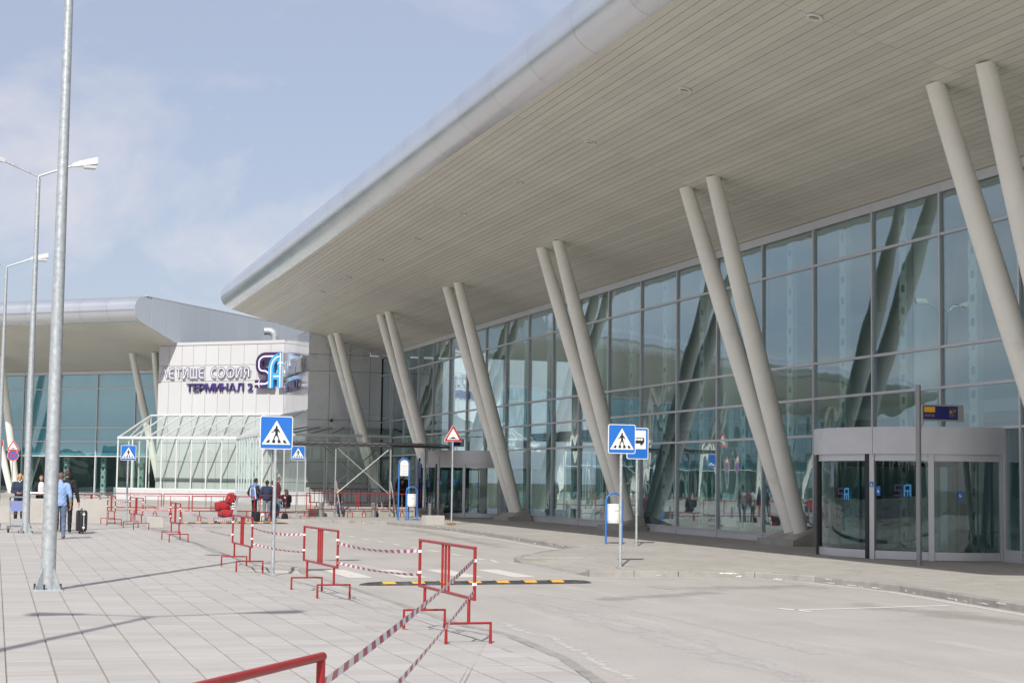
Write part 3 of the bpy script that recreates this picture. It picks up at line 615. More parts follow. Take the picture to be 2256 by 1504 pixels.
# revolving doors
GLD = glass('dark_door_glass', (0.70, 0.78, 0.78), base=0.07, grz=0.7, wob=0.10)
def revolving(sm, zb=0.12):
    sc = sm+0.25; R = 2.85; pivot = 0.05
    def P(a, r=R, z=0.0): return Vector((sc-r*math.cos(a), pivot+r*math.sin(a)-0.0, z))     # a=0 near end .. pi far end (seen from outside)
    d = bpy.data.objects.new('revolving_door', None); COL.objects.link(d); d.parent = main
    def arcbox(name, a0, a1, r0, r1, z0, z1, mt, n=10):
        rs = []
        for i in range(n+1):
            a = a0+(a1-a0)*i/n; p, q = P(a, r0), P(a, r1)
            rs.append([(p.x, p.y, z0), (q.x, q.y, z0), (q.x, q.y, z1), (p.x, p.y, z1)])
        return obj(name, MB().rings(rs), mt, d, smooth=0.6)
    for a0, a1 in ((0.0, rad(60)), (rad(60), rad(120)), (rad(120), rad(180))):
        arcbox('drum_band', a0+0.002, a1-0.002, R-0.25, R+0.10, 2.56, 3.19, ALU, 14)
    obj('drum_top', MB().add([P(math.pi*i/30, R+0.09, 3.185) for i in range(31)]+[P(math.pi*i/30, R+0.09, 3.12) for i in range(31)], [tuple(range(31)), tuple(range(61, 30, -1))]), ALU, d)
    obj('drum_ceiling', MB().add([P(math.pi*i/30, R-0.1, 2.6) for i in range(31)]+[P(math.pi*i/30, R-0.1, 2.66) for i in range(31)], [tuple(range(31)), tuple(range(61, 30, -1))]), INTC, d)
    obj('floor_mat', MB().add([P(math.pi*i/30, R-0.05, zb+0.006) for i in range(31)], [tuple(range(31))]), BLACK, d)
    for a in (0.0, rad(33), rad(61), rad(112), rad(180)):
        p = P(a); arcbox('door_post', a-0.022, a+0.022, R-0.06, R+0.06, zb, 2.56, ALU, 2)
    for a0, a1 in ((0.0, 33), (33, 61), (61, 112), (112, 180)):
        A0, A1 = rad(a0)+0.024, rad(a1)-0.024
        arcbox('bottom_rail', A0, A1, R-0.035, R+0.035, zb+0.01, zb+0.2, ALU)
        arcbox('top_rail', A0, A1, R-0.035, R+0.035, 2.40, 2.56, ALU)
        arcbox('curved_pane', A0, A1, R-0.008, R+0.008, zb+0.2, 2.40, GLD)
    arcbox('black_seal', rad(62.4), rad(64.4), R-0.05, R+0.075, zb, 2.56, BLACK, 1)
    arcbox('black_seal', rad(106), rad(110), R-0.05, R+0.075, zb, 2.56, BLACK, 1)
    c = Vector((sc, pivot, 0))
    obj('centre_post', MB().cyl((sc, pivot), 0.12, zb, 2.58, 12), ALU, d)
    for a in (rad(20), rad(140), rad(75)):
        q = P(a, R-0.35); b = MB(); dr = (q-c).normalized(); nr = Vector((-dr.y, dr.x, 0))*0.025
        for z0, z1 in ((zb+0.02, zb+0.12), (2.3, 2.4)):
            b.add([c-nr+Vector((0, 0, z0)), c+nr+Vector((0, 0, z0)), q+nr+Vector((0, 0, z0)), q-nr+Vector((0, 0, z0)), c-nr+Vector((0, 0, z1)), c+nr+Vector((0, 0, z1)), q+nr+Vector((0, 0, z1)), q-nr+Vector((0, 0, z1))],
                  [(0, 1, 2, 3), (4, 7, 6, 5), (0, 4, 5, 1), (1, 5, 6, 2), (2, 6, 7, 3), (3, 7, 4, 0)])
        b.tube([q+Vector((0, 0, zb+0.02)), q+Vector((0, 0, 2.4))], 0.03, 6)
        obj('wing_frame', b, BLACK, d)
        obj('wing_pane', MB().add([c+Vector((0, 0, zb+0.12)), q+Vector((0, 0, zb+0.12)), q+Vector((0, 0, 2.3)), c+Vector((0, 0, 2.3))], [(0, 1, 2, 3)]), GLD, d)
    # stickers: twin-letter logo and small blue squares
    for a, z in ((rad(46), 1.72), (rad(79), 1.62)):
        p = P(a, R+0.014); tx = Vector((-math.sin(a), -math.cos(a), 0)); b = MB(); b2 = MB()
        def q(u, v): return p+tx*u+Vector((0, 0, z+v))
        for u0, v0, u1, v1 in ((-0.2, 0.1, 0.0, 0.14), (-0.2, 0.02, -0.16, 0.1), (-0.2, -0.02, 0.0, 0.02), (-0.04, -0.1, 0.0, -0.02), (-0.2, -0.14, 0.0, -0.1)): b.add([q(u0, v0), q(u1, v0), q(u1, v1), q(u0, v1)], [(0, 1, 2, 3)])
        for u0, v0, u1, v1 in ((0.02, -0.14, 0.06, 0.12), (0.06, 0.1, 0.2, 0.14), (0.16, -0.14, 0.2, 0.1), (0.06, -0.03, 0.16, 0.01), (0.1, -0.14, 0.13, -0.03)): b2.add([q(u0, v0), q(u1, v0), q(u1, v1), q(u0, v1)], [(0, 1, 2, 3)])
        obj('logo_sticker', b, NAVY2, d); obj('logo_sticker', b2, SKYB, d)
    for a, z in ((rad(61), 1.85), (rad(58), 1.7), (rad(20), 1.62)):
        p = P(a, R+0.064 if a == rad(61) else R+0.013); tx = Vector((-math.sin(a), -math.cos(a), 0))
        h_ = 0.06 if a == rad(61) else 0.11
        obj('notice_sticker', MB().add([p+tx*u+Vector((0, 0, z+v)) for u, v in ((-0.05, -h_), (0.05, -h_), (0.05, h_), (-0.05, h_))], [(0, 1, 2, 3)]), SIGNB, d)
        obj('notice_sticker', MB().add([p+tx*u+Vector((0, 0, z+v))+(p-c).normalized()*0.003 for u, v in ((-0.02, -0.035), (0.025, -0.035), (0.025, 0.0), (-0.005, 0.0), (-0.005, 0.04), (-0.02, 0.04))], [tuple(range(6))]), SIGNW, d)
    # side walls in the facade plane
    for s_, e_ in ((sm-BAY, sc-R-0.11), (sc+R+0.11, sm+BAY)):
        obj('side_pane', MB().box(s_+0.04, -0.014, 0.4, e_-0.03, 0.0, 3.16), GLS, d)
        obj('side_sill', MB().box(s_+0.04, -0.1, 0.1, e_-0.03, 0.05, 0.4), ALU, d)
        obj('side_post', MB().box((e_-0.03 if s_ < sc else s_-0.03), -0.1, 0.1, (e_+0.04 if s_ < sc else s_+0.04), 0.05, 3.16), ALU, d)
    return d
for s in DOORS: revolving(s)

# ------------------------------------------------------------------ the second hall, turned 48.5 degrees
WD, WN = Vector((-0.749, 0.663, 0)), Vector((-0.663, -0.749, 0))
wing = thing('terminal_wing', 'far terminal wing with teal blinds behind its glass and a pale rounded roof', 'terminal', (10.68, 121.37, 0), math.atan2(0.663, -0.749))
MW = 1.75                                   # first mullion left of the corner block
W0 = -5.34
def to_wing(p): q = Vector(p)-Vector((10.68, 121.37, 0)); return Vector((q.dot(WD), q.dot(WN), q.z))
WCOLS = [-1.4+13.45*i for i in range(7)]
hall(wing, MW, -2, 25, W0, W0+2.243*41, WCOLS, [], lambda s: s < 12, 2.243, WFRAME, zb=0.28)
WE = W0+2.243*41
sb = MB()
for j in range(46):
    oc = (j+0.5)*wslat; hw = wslat/2-0.012
    sb.rings([[(x, oc-hw, zsof(oc-hw)), (x, oc+hw, zsof(oc+hw)), (x, oc+hw, zsof(oc+hw)+0.03), (x, oc-hw, zsof(oc-hw)+0.03)] for x in (W0+0.01, WE-0.01)])
obj('soffit_slats', sb, SLAT, wing, kind='stuff')
# end wall of the wing roof: tall metal sheets
ENDM = mat('blue_grey_end_sheet', (0.56, 0.60, 0.63), 0.22, 0.35, var=0.02, vscale=0.5, vdet=1, rvar=0.02, rnd=0.03)
pr = nose_profile()
nose_cap = [(W0-0.012, o, z) for o, z in pr]
edge_o = 8.0
def ztop(o): return 13.52-0.018*(8.75-o)
capp = [(W0-0.012, edge_o, ztop(edge_o)-0.04), (W0-0.012, edge_o, zsof(edge_o)-0.02)]+[(W0-0.012, o, z) for o, z in pr]
obj('end_cap', MB().poly3(capp, 0.03), ENDM, wing)
o = edge_o-0.012
while o > -16:
    o2 = max(o-1.62, -16.2)
    b = MB().add([(x, oo, zz) for x in (W0-0.042, W0-0.012) for oo, zz in ((o, zsof(max(o, 0))-0.02), (o, ztop(o)), (o2, ztop(o2)), (o2, zsof(max(o2, 0))-0.02))], [(0, 1, 2, 3), (4, 7, 6, 5), (0, 4, 5, 1), (1, 5, 6, 2), (2, 6, 7, 3), (3, 7, 4, 0)])
    obj('end_sheet', b, ENDM, wing); o = o2-0.012
obj('coping', MB().add([(x, oo, zz) for x in (W0-0.06, W0+0.06) for oo, zz in ((8.6, ztop(8.6)+0.0), (8.6, ztop(8.6)+0.05), (-16, ztop(-16)+0.05), (-16, ztop(-16)))], [(0, 1, 2, 3), (4, 7, 6, 5), (0, 4, 5, 1), (1, 5, 6, 2), (2, 6, 7, 3), (3, 7, 4, 0)]), WFRAME, wing)
for k in range(-2, 25):
    s = MW+BAY*k
    if k in (4, 8, 13): continue
    obj('roller_blind', MB().box(s+0.05, -0.155, 3.30, s+BAY-0.05, -0.14, 9.2), TEAL, wing)
obj('interior_floor', MB().box(-4.9, -14, 0.1, WE, -0.13, 0.33), INTF, wing)
obj('back_wall', MB().box(-4.9, -14.3, 0.1, WE, -14, 9.3), INTW, wing)
obj('interior_ceiling', MB().box(-4.9, -14, 9.3, WE, -0.13, 9.36), INTC, wing)
for k in range(0, 20, 2): obj('radiator_panel', MB().box(MW+BAY*k+0.3, -0.9, 0.35, MW+BAY*k+2.3, -0.8, 1.0), POST, wing)
# ================================================================== CORNER BLOCK
block = thing('corner_block', 'white panelled corner block carrying the airport name between the two halls', 'building', (17.68, 108.44, 0))
BO = Vector((17.68, 108.44, 0))
FL, FR = Vector((10.25, 115.01, 0)), Vector((17.68, 108.44, 0))
FDIR = (FR-FL).normalized(); FLEN = (FR-FL).length; FN = Vector((FDIR.y, -FDIR.x, 0))       # outward normal
if FN.y > 0: FN = -FN
def BF(u, z, d=0.0): return FL+FDIR*u+FN*d+Vector((0, 0, z))
def BS(y, z, d=0.0): return Vector((17.68-d, y, z))                                          # side face, looks towards -X
def BG(x, z, d=0.0): return Vector((x, 99.5-d, z))                                           # end face, looks towards -Y
# body (inside the cladding)
body = [FL+FDIR*0.03-FN*0.06, FR-FN*0.06-FDIR*0.0+Vector((0.05, 0.02, 0)), Vector((17.74, 99.56, 0)), Vector((22.2, 99.56, 0)), Vector((26, 99.56, 0)), Vector((26, 122, 0)), Vector((14, 121.5, 0))]
obj('core', MB().prism([(p.x-BO.x, p.y-BO.y) for p in body], 0.1, 9.2), DARK, block)
bodyt = [FL+FDIR*0.03-FN*0.06, FR-FN*0.06+Vector((0.05, 0.02, 0)), Vector((17.74, 99.9, 0)), Vector((21.5, 99.9, 0)), Vector((21.5, 118, 0)), Vector((14, 121, 0))]
obj('core', MB().prism([(p.x-BO.x, p.y-BO.y) for p in bodyt], 9.205, 10.70), DARK, block)
def panel(P, a0, a1, z0, z1, mt, gap=0.012, t=0.05, ztop=None, name='cladding_panel'):
    g = gap; za, zb_ = z1-g, z1-g
    if ztop: za, zb_ = min(z1-g, ztop(a0+g)), min(z1-g, ztop(a1-g))
    pts = [(a0+g, z0+g), (a1-g, z0+g), (a1-g, zb_), (a0+g, za)]
    v = [P(a, z, d)-BO for d in (0.0, -t) for a, z in pts]
    return obj(name, MB().add(v, [(0, 1, 2, 3), (4, 7, 6, 5), (0, 4, 5, 1), (1, 5, 6, 2), (2, 6, 7, 3), (3, 7, 4, 0)]), mt, block)
us = [0.0, 0.86, 1.88, 2.79, 3.80, 4.79, 5.76, 6.80, 7.83, 8.86, FLEN]
us = [u*FLEN/9.92 for u in us[:-1]]+[FLEN]
rows_f = [0.3, 1.55, 2.8, 4.05, 5.94, 8.15, 9.2, 10.55]
for i in range(len(us)-1):
    for j in range(len(rows_f)-1): panel(BF, us[i], us[i+1], rows_f[j], rows_f[j+1], WPANEL)
obj('parapet_cap', MB().poly3([BF(-0.03, 10.56, 0.04)-BO, BF(FLEN+0.03, 10.56, 0.04)-BO, BF(FLEN+0.03, 10.56, -0.35)-BO, BF(-0.03, 10.56, -0.35)-BO], 0.2), WPANEL, block)
ys = [99.5, 101.3, 103.1, 104.9, 106.7, 108.44]
for i in range(len(ys)-1):
    for j, (a, b) in enumerate(((0.3, 1.55), (1.55, 2.8), (2.8, 4.05), (4.05, 5.9), (5.9, 8.24), (8.24, 9.24), (9.24, 10.66))): panel(BS, ys[i], ys[i+1], a, b, SPANEL if j > 3 else WPANEL)
xs = [17.68, 18.97, 20.21, 21.44, 22.16]
for i in range(len(xs)-1):
    for a, b in ((0.3, 1.55), (1.55, 2.8), (2.8, 4.05), (4.05, 4.87), (4.87, 5.33), (5.33, 8.24), (8.24, 9.24), (9.24, 10.66)):
        panel(BG, xs[i], xs[i+1], a, b, GPANEL if a > 4.5 else WPANEL, ztop=(lambda x: zsof(22.2-x)-0.005) if b > 9.3 else None)
# duct on the roof
dk = thing('roof_duct', 'curved galvanised ventilation duct on top of the white corner block', 'duct', (17.35, 110.6, 10.7))
pts = [(0, 0, 0), (0, 0, 0.42)]+[(-0.38*(1-math.cos(a)), 0.1*(1-math.cos(a)), 0.42+0.38*math.sin(a)) for a in (0.3, 0.6, 0.9, 1.2, 1.5)]+[(-0.72, 0.12, 0.78)]
obj('elbow', MB().tube(pts, [0.25]*8, 18, cap=False), GALV, dk, smooth=0.7)
for i in (1, 3, 5, 7):
    a, b = Vector(pts[i]), Vector(pts[i-1]); obj('seam_ring', MB().tube([a, a+(b-a).normalized()*0.03], 0.262, 18), GALV, dk)
obj('dark_mouth', MB().tube([(-0.5, 0.11, 0.8), (-0.51, 0.11, 0.8)], 0.235, 18), BLACK, dk)
# security camera on the end face
cc = thing('security_camera', 'grey security camera bracketed on the silver end wall of the corner block', 'camera', (19.15, 99.5, 5.3))
obj('bracket', MB().box(-0.09, -0.06, 0.05, 0.09, 0.0, 0.35).tube([(0, -0.05, 0.1), (0, -0.25, 0.0)], 0.03, 8), GPANEL, cc)
obj('housing', MB().tube([(-0.02, -0.2, 0.02), (-0.12, -0.55, -0.03)], [0.11, 0.12], 10).box(-0.2, -0.6, 0.07, 0.06, -0.15, 0.1), mat('camera_housing', (0.42, 0.40, 0.36), 0.4), cc)
obj('lens', MB().tube([(-0.12, -0.55, -0.03), (-0.125, -0.565, -0.032)], 0.085, 12), BLACK, cc)

# ------------------------------------------------------------------ lean-to glass porch round the block
porch = thing('glass_porch', 'white framed lean-to glass porch wrapped round the foot of the corner block', 'porch', (14.58, 107.1, 0))
PO = Vector((14.58, 107.1, 0))
A_, B_, C_, D_ = Vector((7.62, 113.25, 0)), Vector((14.58, 107.1, 0)), Vector((14.58, 96.45, 0)), Vector((22.1, 96.45, 0))
ZB, ZG0, ZE = 0.30, 1.0, 4.32
Aw, Bw, Cw, Dw = BF(-0.5, 5.92, 0.0), Vector((17.66, 108.42, 5.92)), Vector((17.66, 99.48, 4.86)), Vector((22.1, 99.48, 4.86))
Aw.z = 5.9
Cx = Vector((17.66, 99.48, 5.86))
def bar(a, b, r, mt=None, name='frame_bar', par=None, sq=True):
    a, b = Vector(a), Vector(b); d = (b-a).normalized(); up = Vector((0, 0, 1)) if abs(d.z) < 0.95 else Vector((1, 0, 0))
    x = d.cross(up).normalized()*r; y = d.cross(x).normalized()*r
    return MB().rings([[p+x+y, p-x+y, p-x-y, p+x-y] for p in (a, b)])
def pside(P0, P1, W0_, W1_, n, mt, gl_roof=True):
    for i in range(n):
        t0, t1 = i/n, (i+1)/n
        a, b = P0+(P1-P0)*t0-PO, P0+(P1-P0)*t1-PO; wa, wb = W0_+(W1_-W0_)*t0-PO, W0_+(W1_-W0_)*t1-PO
        d = (b-a).normalized(); nr = Vector((-d.y, d.x, 0)); e = d*0.035
        obj('upright', bar(a+Vector((0, 0, ZG0)), a+Vector((0, 0, ZE-0.08)), 0.038), mt, porch)
        obj('wall_pane', MB().poly3([a+e+Vector((0, 0, ZG0+0.04)), b-e+Vector((0, 0, ZG0+0.04)), b-e+Vector((0, 0, ZE-0.1)), a+e+Vector((0, 0, ZE-0.1))], 0.012), GLC, porch)
        obj('base_panel', MB().poly3([a+d*0.008+Vector((0, 0, ZB)), b-d*0.008+Vector((0, 0, ZB)), b-d*0.008+Vector((0, 0, ZG0-0.04)), a+d*0.008+Vector((0, 0, ZG0-0.04))], 0.04), WPANEL, porch)
        ea, eb = a+Vector((0, 0, ZE)), b+Vector((0, 0, ZE))
        obj('rafter', bar(ea, wa, 0.04), mt, porch)
        ra, rb = (ea+(wa-ea)*0.01)+e, (eb+(wb-eb)*0.01)-e
        obj('roof_pane', MB().add([ra, rb, wb-e, wa+e], [(0, 1, 2, 3)]), GLC, porch)
    a, b = P0-PO, P1-PO
    obj('upright', bar(b+Vector((0, 0, ZG0)), b+Vector((0, 0, ZE-0.08)), 0.045), mt, porch)
    obj('eave_beam', bar(a+Vector((0, 0, ZE)), b+Vector((0, 0, ZE)), 0.075), mt, porch)
    obj('sill_beam', bar(a+Vector((0, 0, ZG0)), b+Vector((0, 0, ZG0)), 0.05), mt, porch)
    obj('wall_plate', bar(W0_-PO, W1_-PO, 0.05), mt, porch)
pside(A_, B_, Aw, Bw, 8, WFRAME)
pside(B_, C_, Bw, Cx, 9, WFRAME)
pside(C_, D_, Cw, Dw, 6, ALU)
Ar = BF(-0.5, 0, 0.0); Ar.z = 0
pside(Ar+FN*0.05, A_, Aw+Vector((0, 0, -0.02)), Aw+FN*0.02, 3, WFRAME)

# ------------------------------------------------------------------ lettering
def ribbon(pts, wd, closed=False):
    """flat ribbon outline quads (2-D) along a polyline"""
    P = [Vector((p[0], p[1])) for p in pts]; n = len(P); Lf, Rt = [], []
    for i in range(n):
        if closed: t0, t1 = (P[i]-P[i-1]), (P[(i+1) % n]-P[i])
        else: t0, t1 = (P[i]-P[i-1] if i else P[1]-P[0]), (P[i+1]-P[i] if i < n-1 else P[-1]-P[-2])
        t0.normalize(); t1.normalize(); m = (t0+t1)
        if m.length < 1e-4: m = t1
        m.normalize(); nr = Vector((-m.y, m.x)); k = 1/max(0.55, m.dot(t1)); Lf.append(P[i]+nr*wd/2*k); Rt.append(P[i]-nr*wd/2*k)
    return Lf, Rt
def rib_mesh(mb, strokes, wd, z0, z1, M):
    for st in strokes:
        closed = st[0] == 'c'; pts = st[1] if closed else st
        Lf, Rt = ribbon(pts, wd, closed); n = len(Lf); v = []
        for i in range(n):
            for q, z in ((Lf[i], z0), (Rt[i], z0), (Rt[i], z1), (Lf[i], z1)): v.append(M(q.x, q.y, z))
        m_ = n if closed else n-1; f = []
        for i in range(m_):
            j = (i+1) % n
            for k in range(4): f.append((4*i+k, 4*i+(k+1) % 4, 4*j+(k+1) % 4, 4*j+k))
        if not closed: f += [(0, 3, 2, 1), (4*(n-1), 4*(n-1)+1, 4*(n-1)+2, 4*(n-1)+3)]
        mb.add(v, f)
def arc(cx, cy, rx, ry, a0, a1, n=12): return [(cx+rx*math.cos(rad(a0+(a1-a0)*i/n)), cy+ry*math.sin(rad(a0+(a1-a0)*i/n))) for i in range(n+1)]
E_ = [[(0.66, 1), (0.32, 1)]+arc(0.32, 0.68, 0.32, 0.32, 90, 180, 5)[1:]+arc(0.32, 0.32, 0.32, 0.32, 180, 270, 5)+[(0.66, 0)], [(0.0, 0.5), (0.6, 0.5)]]
I_ = [[(0, 1), (0, 0.0), (0.12, 0.0), (0.58, 1.0), (0.7, 1.0), (0.7, 0)]]
GLY = {'Л': (0.92, [[(0, 0), (0.40, 1), (0.52, 1), (0.92, 0)]]), 'Е': (0.66, E_), 'Т': (0.72, [[(0, 1), (0.72, 1)], [(0.36, 1), (0.36, 0)]]), 'И': (0.7, I_),
       'Щ': (0.98, [[(0, 1), (0, 0.02), (0.9, 0.02), (0.9, 1)], [(0.45, 1), (0.45, 0.02)], [(0.9, 0.02), (1.02, -0.1)]]),
       'С': (0.62, [[(0.62, 1), (0.5, 1)]+arc(0.5, 0.5, 0.5, 0.5, 90, 270, 14)+[(0.62, 0)]]), 'О': (0.94, [('c', arc(0.47, 0.5, 0.47, 0.5, 0, 345, 23))]),
       'Ф': (1.02, [('c', arc(0.51, 0.5, 0.51, 0.5, 0, 345, 23)), [(0.51, 0.6), (0.51, -0.02)]]), 'Я': (0.72, [[(0.0, 0), (0.14, 0.0), (0.3, 0.42)]+[(0.3, 0.42)][:0]+[(0.34, 0.42)], [(0.72, 0), (0.72, 0.7)]+arc(0.42, 0.7, 0.3, 0.3, 0, 180, 8)+arc(0.34, 0.66, 0.22, 0.22, 180, 270, 4)[1:]+[(0.5, 0.42)]])}
lt = thing('inline_lettering', 'white and purple outline Cyrillic letters reading the airport name on white panels', 'lettering', tuple(BF(0.1, 8.28, 0.12)))
LO = Vector(lt.location)
u = 0.30; H = 0.62; SP = 0.185
for ch in 'ЛЕТИЩЕ СОФИЯ':
    if ch == ' ': u += 0.42; continue
    wd_, st = GLY[ch]; base = MB()
    def Mx(x, y, z, u0=u): return BF(u0+x*H*0.875, 8.38+y*H, z)-LO
    w_all = wd_*H*0.875
    def scl(st, k=0.78*H): return [(('c', [(x, y) for x, y in s[1]]) if s[0] == 'c' else s) for s in st]
    # strokes are laid out in letter units; the map applies the scale
    rib_mesh(base, st, 0.335, 0.03, 0.12, Mx); lo_ = obj('letter', base, WPANEL, lt)
    b2 = MB(); rib_mesh(b2, st, 0.275, 0.11, 0.126, Mx); obj('purple_line', b2, NAVY, lo_)
    b3 = MB(); rib_mesh(b3, st, 0.115, 0.12, 0.131, Mx); obj('white_line', b3, SIGNW, lo_)
    u += w_all+SP
TXT_END = u
FONT = None
def text_mesh(ch, size, extrude, bold=0.0):
    cu = bpy.data.curves.new('glyph', 'FONT'); cu.body = ch; cu.size = size; cu.extrude = extrude; cu.offset = bold; cu.resolution_u = 3
    o = bpy.data.objects.new('glyph', cu); TMPS.collection.objects.link(o)
    me = evalmesh(o); bpy.data.objects.remove(o); bpy.data.curves.remove(cu)
    return me
def lettering(txt, name, label, P, u0, u1, z0, h, d0, d1, mt, bold=0.0, parent=None, group=None):
    """P(u, z, d) -> world; letters are separate parts stretched to fill u0..u1 at cap height h"""
    ms = [(c, text_mesh(c, 1.0, 0.5, bold) if c != ' ' else None) for c in txt]
    capz = 0.0; adv = []; x = 0.0
    for c, m in ms:
        if m is None or not len(m.vertices): adv.append((x, 0, 0)); x += 0.30; continue
        xs_ = [v.co.x for v in m.vertices]; capz = max(capz, max(v.co.y for v in m.vertices)); adv.append((x, min(xs_), max(xs_))); x += max(xs_)-min(xs_)+0.075
    tot = x-0.075; kx = (u1-u0)/tot; kz = h/capz
    root = parent or thing(name, label, 'lettering', tuple(P(u0, z0, d0))); RO = Vector(root.location) if not parent else Vector((0, 0, 0))
    for (c, m), (x0, a, b) in zip(ms, adv):
        if m is None or not len(m.vertices): continue
        for v in m.vertices:
            uu = u0+(x0+v.co.x-a)*kx; zz = z0+v.co.y*kz; dd = d0+(v.co.z+0.5)*(d1-d0); v.co = P(uu, zz, dd)-RO
        bm = bmesh.new(); bm.from_mesh(m); bmesh.ops.remove_doubles(bm, verts=bm.verts, dist=1e-5); bmesh.ops.recalc_face_normals(bm, faces=bm.faces); bm.to_mesh(m); bm.free()
        obj('letter', m, mt, root)
    return root
lettering('ТЕРМИНАЛ 2', 'block_lettering', 'bold purple Cyrillic terminal letters with number two on the white block', BF, 2.40, 7.60, 7.45, 0.545, 0.05, 0.16, NAVY, bold=0.012)
ST = mat('silver_letter', (0.62, 0.63, 0.65), 0.22, 0.6)
lettering('SOFIA AIRPORT', 'side_lettering', 'silver airport name letters standing off the glossy side of the block', lambda u, z, d: BS(108.0-u, z, d), 0.3, 7.6, 8.28, 0.95, 0.08, 0.26, ST, bold=0.01)
lettering('TERMINAL 2', 'side_lettering', 'purple terminal letters standing off the glossy side of the block', lambda u, z, d: BS(108.0-u, z, d), 0.3, 5.4, 7.3, 0.62, 0.05, 0.16, mat('faded_purple_letter', (0.22, 0.20, 0.30), 0.4), bold=0.02)
# two-letter logo, white box behind
lg = thing('logo_sign', 'dark and light blue twin letter logo with white aeroplanes on the block corner', 'logo', tuple(BF(7.95, 7.6, 0.15)))
GO = Vector(lg.location); LW, LH = 2.12, 2.28
def Mg(x, y, z): return BF(7.97+x*LW, 7.62+y*LH, z)-GO
S_ = [(0.92, 0.905), (0.36, 0.905)]+arc(0.36, 0.73, 0.225, 0.175, 90, 180, 8)[1:]+[(0.135, 0.62)]+arc(0.30, 0.62, 0.165, 0.13, 180, 270, 6)[1:]+[(0.36, 0.49)]+arc(0.32, 0.32, 0.19, 0.17, 90, 0, 8)[1:]+[(0.51, 0.26)]+arc(0.36, 0.26, 0.15, 0.14, 0, -90, 6)[1:]+[(0.0, 0.12)]
A1 = [(0.57, 0.0), (0.57, 0.52)]+arc(0.87, 0.52, 0.30, 0.37, 180, 90, 10)[1:]
A2 = [(0.905, 0.995), (0.905, 0.0)]; A3 = [(0.5, 0.33), (0.9, 0.33)]
for nm, st, wd_, mt_, z0, z1 in (('dark_letter', [S_], 0.225, NAVY2, 0.25, 0.45), ('light_letter', [A1, A2], 0.19, SKYB, 0.26, 0.46), ('light_letter', [A3], 0.19, SKYB, 0.26, 0.457)):
    bb = MB(); rib_mesh(bb, st, wd_, z0, z1, Mg); obj(nm, bb, mt_, lg)
    if nm == 'dark_letter': wl = MB(); rib_mesh(wl, [S_], 0.045, 0.44, 0.4535, Mg); obj('white_line', wl, SIGNW, lg)
wl = MB(); rib_mesh(wl, [A1, A2], 0.038, 0.455, 0.466, Mg); rib_mesh(wl, [[(0.66, 0.33), (0.9, 0.33)]], 0.038, 0.45, 0.4625, Mg); obj('white_line', wl, SIGNW, lg)
obj('white_edge', MB().poly3([BF(7.97+LW+0.005, 7.62, 0.02)-GO, BF(7.97+LW+0.005, 7.62, 0.465)-GO, BF(7.97+LW+0.005, 7.62+LH, 0.465)-GO, BF(7.97+LW+0.005, 7.62+LH, 0.02)-GO], 0.05), WPANEL, lg)
PLANE = [(0, 0.5), (0.05, 0.38), (0.055, 0.14), (0.42, -0.12), (0.42, -0.2), (0.05, -0.05), (0.045, -0.32), (0.17, -0.44), (0.17, -0.5), (0, -0.45)]
PLANE = PLANE+[(-x, y) for x, y in PLANE[::-1][1:-1]]
def plane_mark(cx, cy, sz, rot_, z):
    c, s = math.cos(rot_), math.sin(rot_)
    pts = [Mg(cx+(x*c-y*s)*sz/LW, cy+(x*s+y*c)*sz/LH, z) for x, y in PLANE]
    return MB().add(pts, [tuple(range(len(pts)))])
obj('aeroplane_mark', plane_mark(0.905, 0.72, 0.55, 0, 0.47), SIGNW, lg); obj('aeroplane_mark', plane_mark(0.14, 0.12, 0.55, rad(90), 0.458), SIGNW, lg)
# ================================================================== STREET FURNITURE
# ---- lamps
def lamp(x, y, label, zb=0.12, rz=0.0, group='double arm street lamps'):
    t = thing('street_lamp', label, 'street lamp', (x, y, zb), rz, group)
    obj('pole', MB().tube([(0, 0, 0.02), (0, 0, 4.0), (0, 0, 10.2)], [0.110, 0.090, 0.058], 20), GALV, t, smooth=0.7)
    obj('base_plate', MB().bbox((0, 0, 0.012), (0.42, 0.42, 0.024), 0.004), GALV, t)
    for a in range(4):
        q = rad(45+90*a); c, s = math.cos(q), math.sin(q)
        g = MB().poly3([(0.11*c-0.006*s, 0.11*s+0.006*c, 0.02), (0.25*c-0.006*s, 0.25*s+0.006*c, 0.02), (0.25*c-0.006*s, 0.25*s+0.006*c, 0.05), (0.11*c-0.006*s, 0.11*s+0.006*c, 0.34)], 0.012)
        obj('gusset', g, GALV, t)
        bx, by = 0.19*math.cos(q+0.5), 0.19*math.sin(q+0.5); obj('anchor_bolt', MB().cyl((bx, by), 0.016, 0.02, 0.1, 6), RUBBER, t)
    for s in (-1, 1):
        arm = obj('arm', MB().tube([(0, 0, 10.15), (0.01*s, 0, 10.28), (0.98*s, 0, 10.66)], [0.045, 0.04, 0.032], 10), GALV, t, smooth=0.7)
        hs = []
        for x_, hw, zl, zh in ((0.93, 0.05, 10.61, 10.71), (1.15, 0.10, 10.64, 10.80), (1.62, 0.145, 10.72, 10.93), (1.66, 0.14, 10.74, 10.92)):
            hs.append([(s*x_, -hw, zl), (s*x_, hw, zl), (s*x_, hw*0.8, zh), (s*x_, -hw*0.8, zh)])
        hd = obj('lamp_head', MB().rings(hs), WPANEL, t)
        obj('lamp_bowl', MB().rings([[(s*x_, -hw, z_), (s*x_, hw, z_), (s*(x_+0.1*(k_)), hw, z_), (s*(x_+0.1*k_), -hw, z_)] for x_, hw, z_, k_ in ((1.22, 0.11, 10.68, 4.1), (1.25, 0.10, 10.60, 3.5), (1.29, 0.07, 10.575, 2.9))]), mat('lamp_bowl_plastic', (0.62, 0.65, 0.68), 0.15, trans=0), hd)
    return t
l1 = lamp(0.79, 25.66, 'galvanised lamp post bolted to the slabs nearest the row of red barriers')
